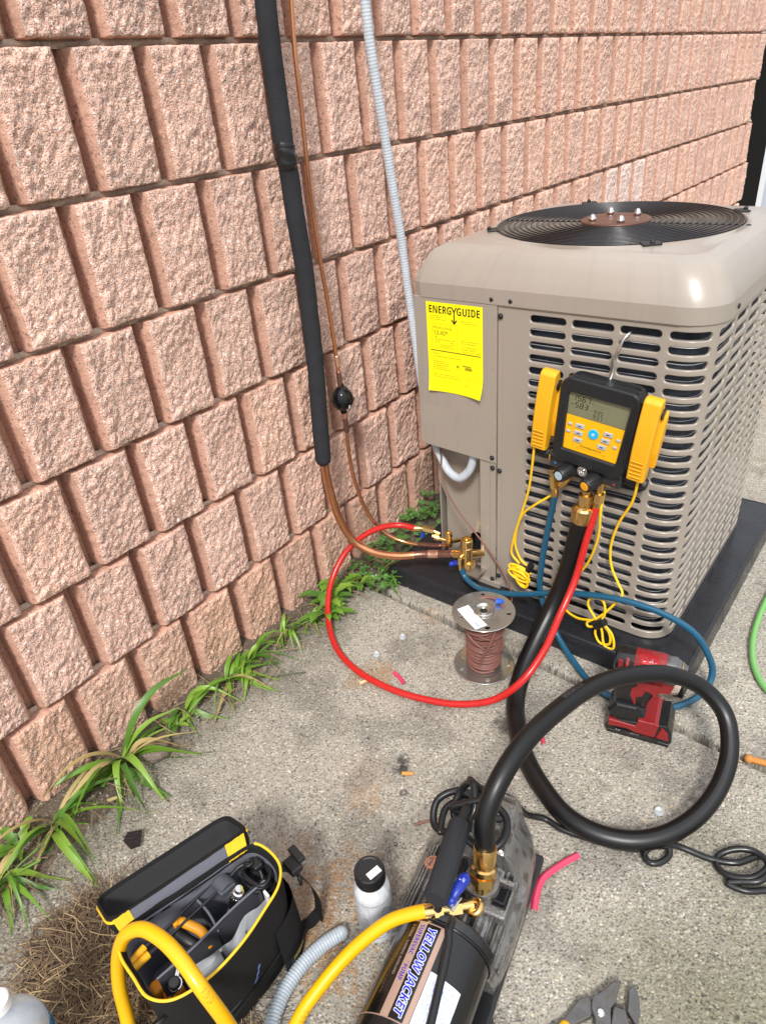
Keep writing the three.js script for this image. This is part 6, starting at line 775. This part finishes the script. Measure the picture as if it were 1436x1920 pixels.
// ---------------------------------------------------------------- grass, weeds, dry thatch
{
  const leafTex = data(64, 16, (x, y) => { const d = Math.abs(y - 7.5) / 7.5, k = 0.82 + 0.18 * ((y % 4) / 3) - (d < 0.12 ? -0.12 : 0); return [k, k, k]; }, false);
  const G = [[0.17, 0.36, 0.03], [0.13, 0.29, 0.027], [0.26, 0.44, 0.05], [0.1, 0.24, 0.03]].map((c, i) => mat('fresh grass blade ' + i, c, 0.42, { transmission: 0.3, thickness: 0, map: leafTex }));
  const deadBlade = mat('withered grass blade', [0.4, 0.31, 0.12], 0.7, { map: leafTex });
  const blade = (o, dir, len, w, rise, droop, twist) => { // arching folded ribbon
    const n = 12, sd = V(-dir.z, 0, dir.x), bend = R(-0.4, 0.4);
    return sheet(2, n, (s, t) => { const k = (s - 0.5) * 2, d = len * t, out = d * (0.55 + 0.4 * t), y = rise * len * Math.sin(Math.min(1, t * 1.15) * 1.75) - droop * len * t * t, ww = w * Math.pow(Math.sin(Math.PI * Math.min(0.97, 0.12 + t * 0.88)), 0.75) * (1 - 0.5 * t * t), q = bend * len * t * t, tw = twist * t; const p = o.clone().addScaledVector(dir, out).addScaledVector(sd, q); p.y = Math.max(0.004 + 0.004 * rnd(), p.y + y); const e = sd.clone().multiplyScalar(Math.cos(tw)).add(V(0, Math.sin(tw), 0)); p.addScaledVector(e, k * ww); p.y += Math.abs(k) * ww * 0.35; return [p.x, p.y, p.z]; }, (s, t) => [t, s]);
  };
  const clump = (x, z, n, len, w, lab, a0, a1, up = 0.5) => {
    const t = thing('grass_clump', lab, 'grass', [x, 0, z], { world: false });
    for (let i = 0; i < n; i++) { const a = R(a0, a1), l = len * R(0.55, 1.15); const dead = rnd() < 0.13; part(t, 'blade', blade(V(R(-0.014, 0.014), 0.006, R(-0.01, 0.012)), V(Math.cos(a), 0, Math.sin(a)), l, w * R(0.4, 1.15), R(0.2, 0.95) * up * 1.3, R(0.05, 0.85), R(-1.3, 1.3)), dead ? deadBlade : G[Math.floor(rnd() * 4)]); }
    const stem = []; for (let i = 0; i < 4; i++) { const a = R(a0, a1); stem.push(hose([[0, 0.004, 0], [0.03 * Math.cos(a), 0.02, 0.03 * Math.sin(a)], [0.07 * Math.cos(a), 0.03, 0.07 * Math.sin(a)]], 0.0013, { m: 5, n: 10 })); } part(t, 'stem', stem, G[0]);
    return t;
  };
  clump(-0.112, 0.042, 32, 0.185, 0.0088, 'largest tuft of broad grass blades at the wall foot beside the concrete lump', -0.5, 3.4);
  clump(-0.262, 0.06, 16, 0.18, 0.0088, 'grass tuft at the wall foot by the left edge', -0.2, 3.0, 0.45);
  clump(0.055, 0.03, 8, 0.14, 0.0066, 'small grass tuft leaning over the concrete lump from the right', -0.3, 3.0, 0.45);
  clump(0.165, 0.045, 22, 0.16, 0.007, 'spreading grass tuft with runners reaching over the slab', -0.7, 3.1, 0.45);
  clump(0.235, 0.04, 14, 0.13, 0.0066, 'grass tuft at the wall foot just left of the red hose', -0.6, 3.0, 0.55);
  clump(0.35, 0.045, 14, 0.085, 0.0048, 'short grass tuft against the wall behind the red hose', -0.8, 3.6, 0.6);
  clump(0.425, 0.06, 10, 0.08, 0.0046, 'short grass tuft inside the red hose where it meets the wall', -0.8, 3.6, 0.6);
  clump(0.655, 0.105, 9, 0.1, 0.0045, 'few grass blades bending over the pad corner', -0.3, 2.2, 0.6);
  for (const [x, z, n] of [[-0.385, 0.085, 12]]) clump(x, z, n, 0.13, 0.008, 'grass tuft cut by the left edge of the picture', -0.3, 2.6, 0.4);
  // broad leaved weeds under the hoses
  const weed = (x, z, lab, n, len) => { const t = thing('leafy_weed', lab, 'weed', [x, 0.005, z], { world: false }); for (let i = 0; i < n; i++) { const a = R(0, 6.28), l = len * R(0.6, 1.1), d = V(Math.cos(a), 0, Math.sin(a)), sd = V(-d.z, 0, d.x), up = R(0.25, 0.7); part(t, 'leaf', sheet(4, 10, (s, q) => { const k = (s - 0.5) * 2, w = l * 0.17 * Math.sin(Math.PI * Math.min(0.98, 0.06 + q * 0.92)) * (1 + 0.3 * Math.sin(q * 26)); const p = d.clone().multiplyScalar(l * q).addScaledVector(sd, k * w); return [p.x, l * up * Math.sin(q * 2.2) * 0.7 + Math.abs(k) * w * 0.3 + 0.004, p.z]; }, (s, q) => [q, s]), G[Math.floor(rnd() * 4)]); } };
  weed(0.5, 0.05, 'broad leaved weed at the wall foot inside the red hose', 12, 0.075); weed(0.565, 0.035, 'broad leaved weed under the bend of the copper pipe', 12, 0.07); weed(0.6, 0.075, 'low weed rosette in front of the pad corner', 10, 0.055); weed(0.46, 0.085, 'toothed weed rosette spilling onto the slab by the red hose', 10, 0.07); weed(0.015, 0.055, 'round leaved weed behind the concrete lump', 7, 0.035); weed(-0.33, 0.05, 'round leaved weed at the left edge of the picture', 8, 0.05);
  // clover between the wall and the unit
  const cl = []; const leafG = (x, y, z, r, ax, az) => sheet(4, 3, (s, q) => { const a = s * 6.283; return [r * q * Math.cos(a), 0.15 * r * (1 - q), r * q * Math.sin(a)]; }).rotateX(ax).rotateZ(az).translate(x, y, z);
  for (let i = 0; i < 420; i++) { const x = R(0.6, 1.25), z = R(0.01, 0.16), y = 0.01 + Math.abs(fbm(x * 12, z * 12, 2)) * 0.12 * sm(0.16, 0.03, z) * sm(0.66, 0.85, x) + R(0, 0.03), r = R(0.0035, 0.0075); for (let k = 0; k < 3; k++) { const a = k * 2.094 + i; cl.push(leafG(x + r * Math.cos(a), y, z + r * Math.sin(a), r, R(-0.5, 0.5), R(-0.5, 0.5))); } }
  single('clover_patch', cl, mat('clover leaf', [0.1, 0.25, 0.045], 0.5, { transmission: 0.3, thickness: 0 }), 'patch of small clover and ground cover between the wall and the condenser', 'ground cover', null, 'stuff');
  // dead thatch beside the bag, dead stems in the soil
  const straw = (n, f, w0 = 0.0006) => { const gs = []; for (let i = 0; i < n; i++) { const [x, y, z, l] = f(), a = R(0, 6.28), b = R(-0.3, 0.3), d = V(Math.cos(a), R(-0.1, 0.22), Math.sin(a)).multiplyScalar(l), w = w0 * R(0.5, 1.3); const sd = V(-Math.sin(a), 0, Math.cos(a)); gs.push(sheet(1, 3, (s, t) => { const k = (s - 0.5) * 2 * w; const c = b * l * t * (1 - t) * 2; return [x + d.x * t + sd.x * (k + c), Math.max(0.002, y + d.y * t + 0.012 * Math.sin(t * 3.14) * l * 10 + (s ? w : 0)), z + d.z * t + sd.z * (k + c)]; })); } return gs; };
  const pile = () => { const a = R(0, 6.28), r = Math.pow(rnd(), 0.62) * 1.18; const x = -0.38 + 0.125 * r * Math.cos(a) + 0.03 * r, z = 0.4 + 0.17 * r * Math.sin(a) + 0.02 * r, h = 0.016 * Math.max(0.05, 1 - r * r); return [x, R(0, 1) * h + 0.003, z, R(0.02, 0.075)]; };
  for (const [n, c, lab] of [[2600, [0.17, 0.11, 0.06], 'matted brown dead grass beside and under the tool bag'], [1000, [0.36, 0.26, 0.14], 'pale straw lying on the dead grass beside the tool bag'], [2200, [0.1, 0.068, 0.042], 'dark rotted stems in the dead grass beside the tool bag']]) single('dead_grass', straw(n, pile), mat('dead grass', c, 0.9), lab, 'dead grass', null, 'stuff');
  const pileSoil = new THREE.Mesh(sheet(40, 40, (s, t) => { const x = -0.56 + 0.36 * s, z = 0.2 + 0.44 * t, d = Math.hypot((x + 0.37) / 0.12, (z - 0.4) / 0.18); return [x, 0.012 * (1 - d * d) - 0.002 + 0.006 * fbm(x * 50, z * 50, 3), z]; }, (s, t) => [s * 0.36, t * 0.44]), M.soil); pileSoil.name = 'soil_001'; tag(pileSoil, null, null, null, 'structure'); scene.add(pileSoil);
  single('dead_stems', straw(420, () => [R(-0.45, 0.75), R(0.008, 0.022), R(0.02, 0.14), R(0.012, 0.06)], 0.0007), mat('dead stem', [0.24, 0.17, 0.1], 0.9), 'dead stems scattered over the soil along the wall', 'dead grass', null, 'stuff');
  single('loose_grit', (() => { const gs = []; for (let i = 0; i < 500; i++) { const near = rnd() < 0.75, x = near ? R(-0.5, 0.75) : R(-0.4, 0.6), z = near ? R(0.05, 0.2) : R(0.2, 1.1), r = R(0.0012, 0.0034); gs.push(new THREE.TetrahedronGeometry(r, 1).rotateX(R(0, 3)).rotateZ(R(0, 3)).translate(x, r * 0.5 + (near && z < 0.1 ? 0.01 : 0), z)); } return gs; })(), mat('grit', [0.3, 0.27, 0.23], 0.95), 'loose grit scattered along the slab and the soil', 'grit', null, 'stuff');
}
renderer.render(scene, camera);
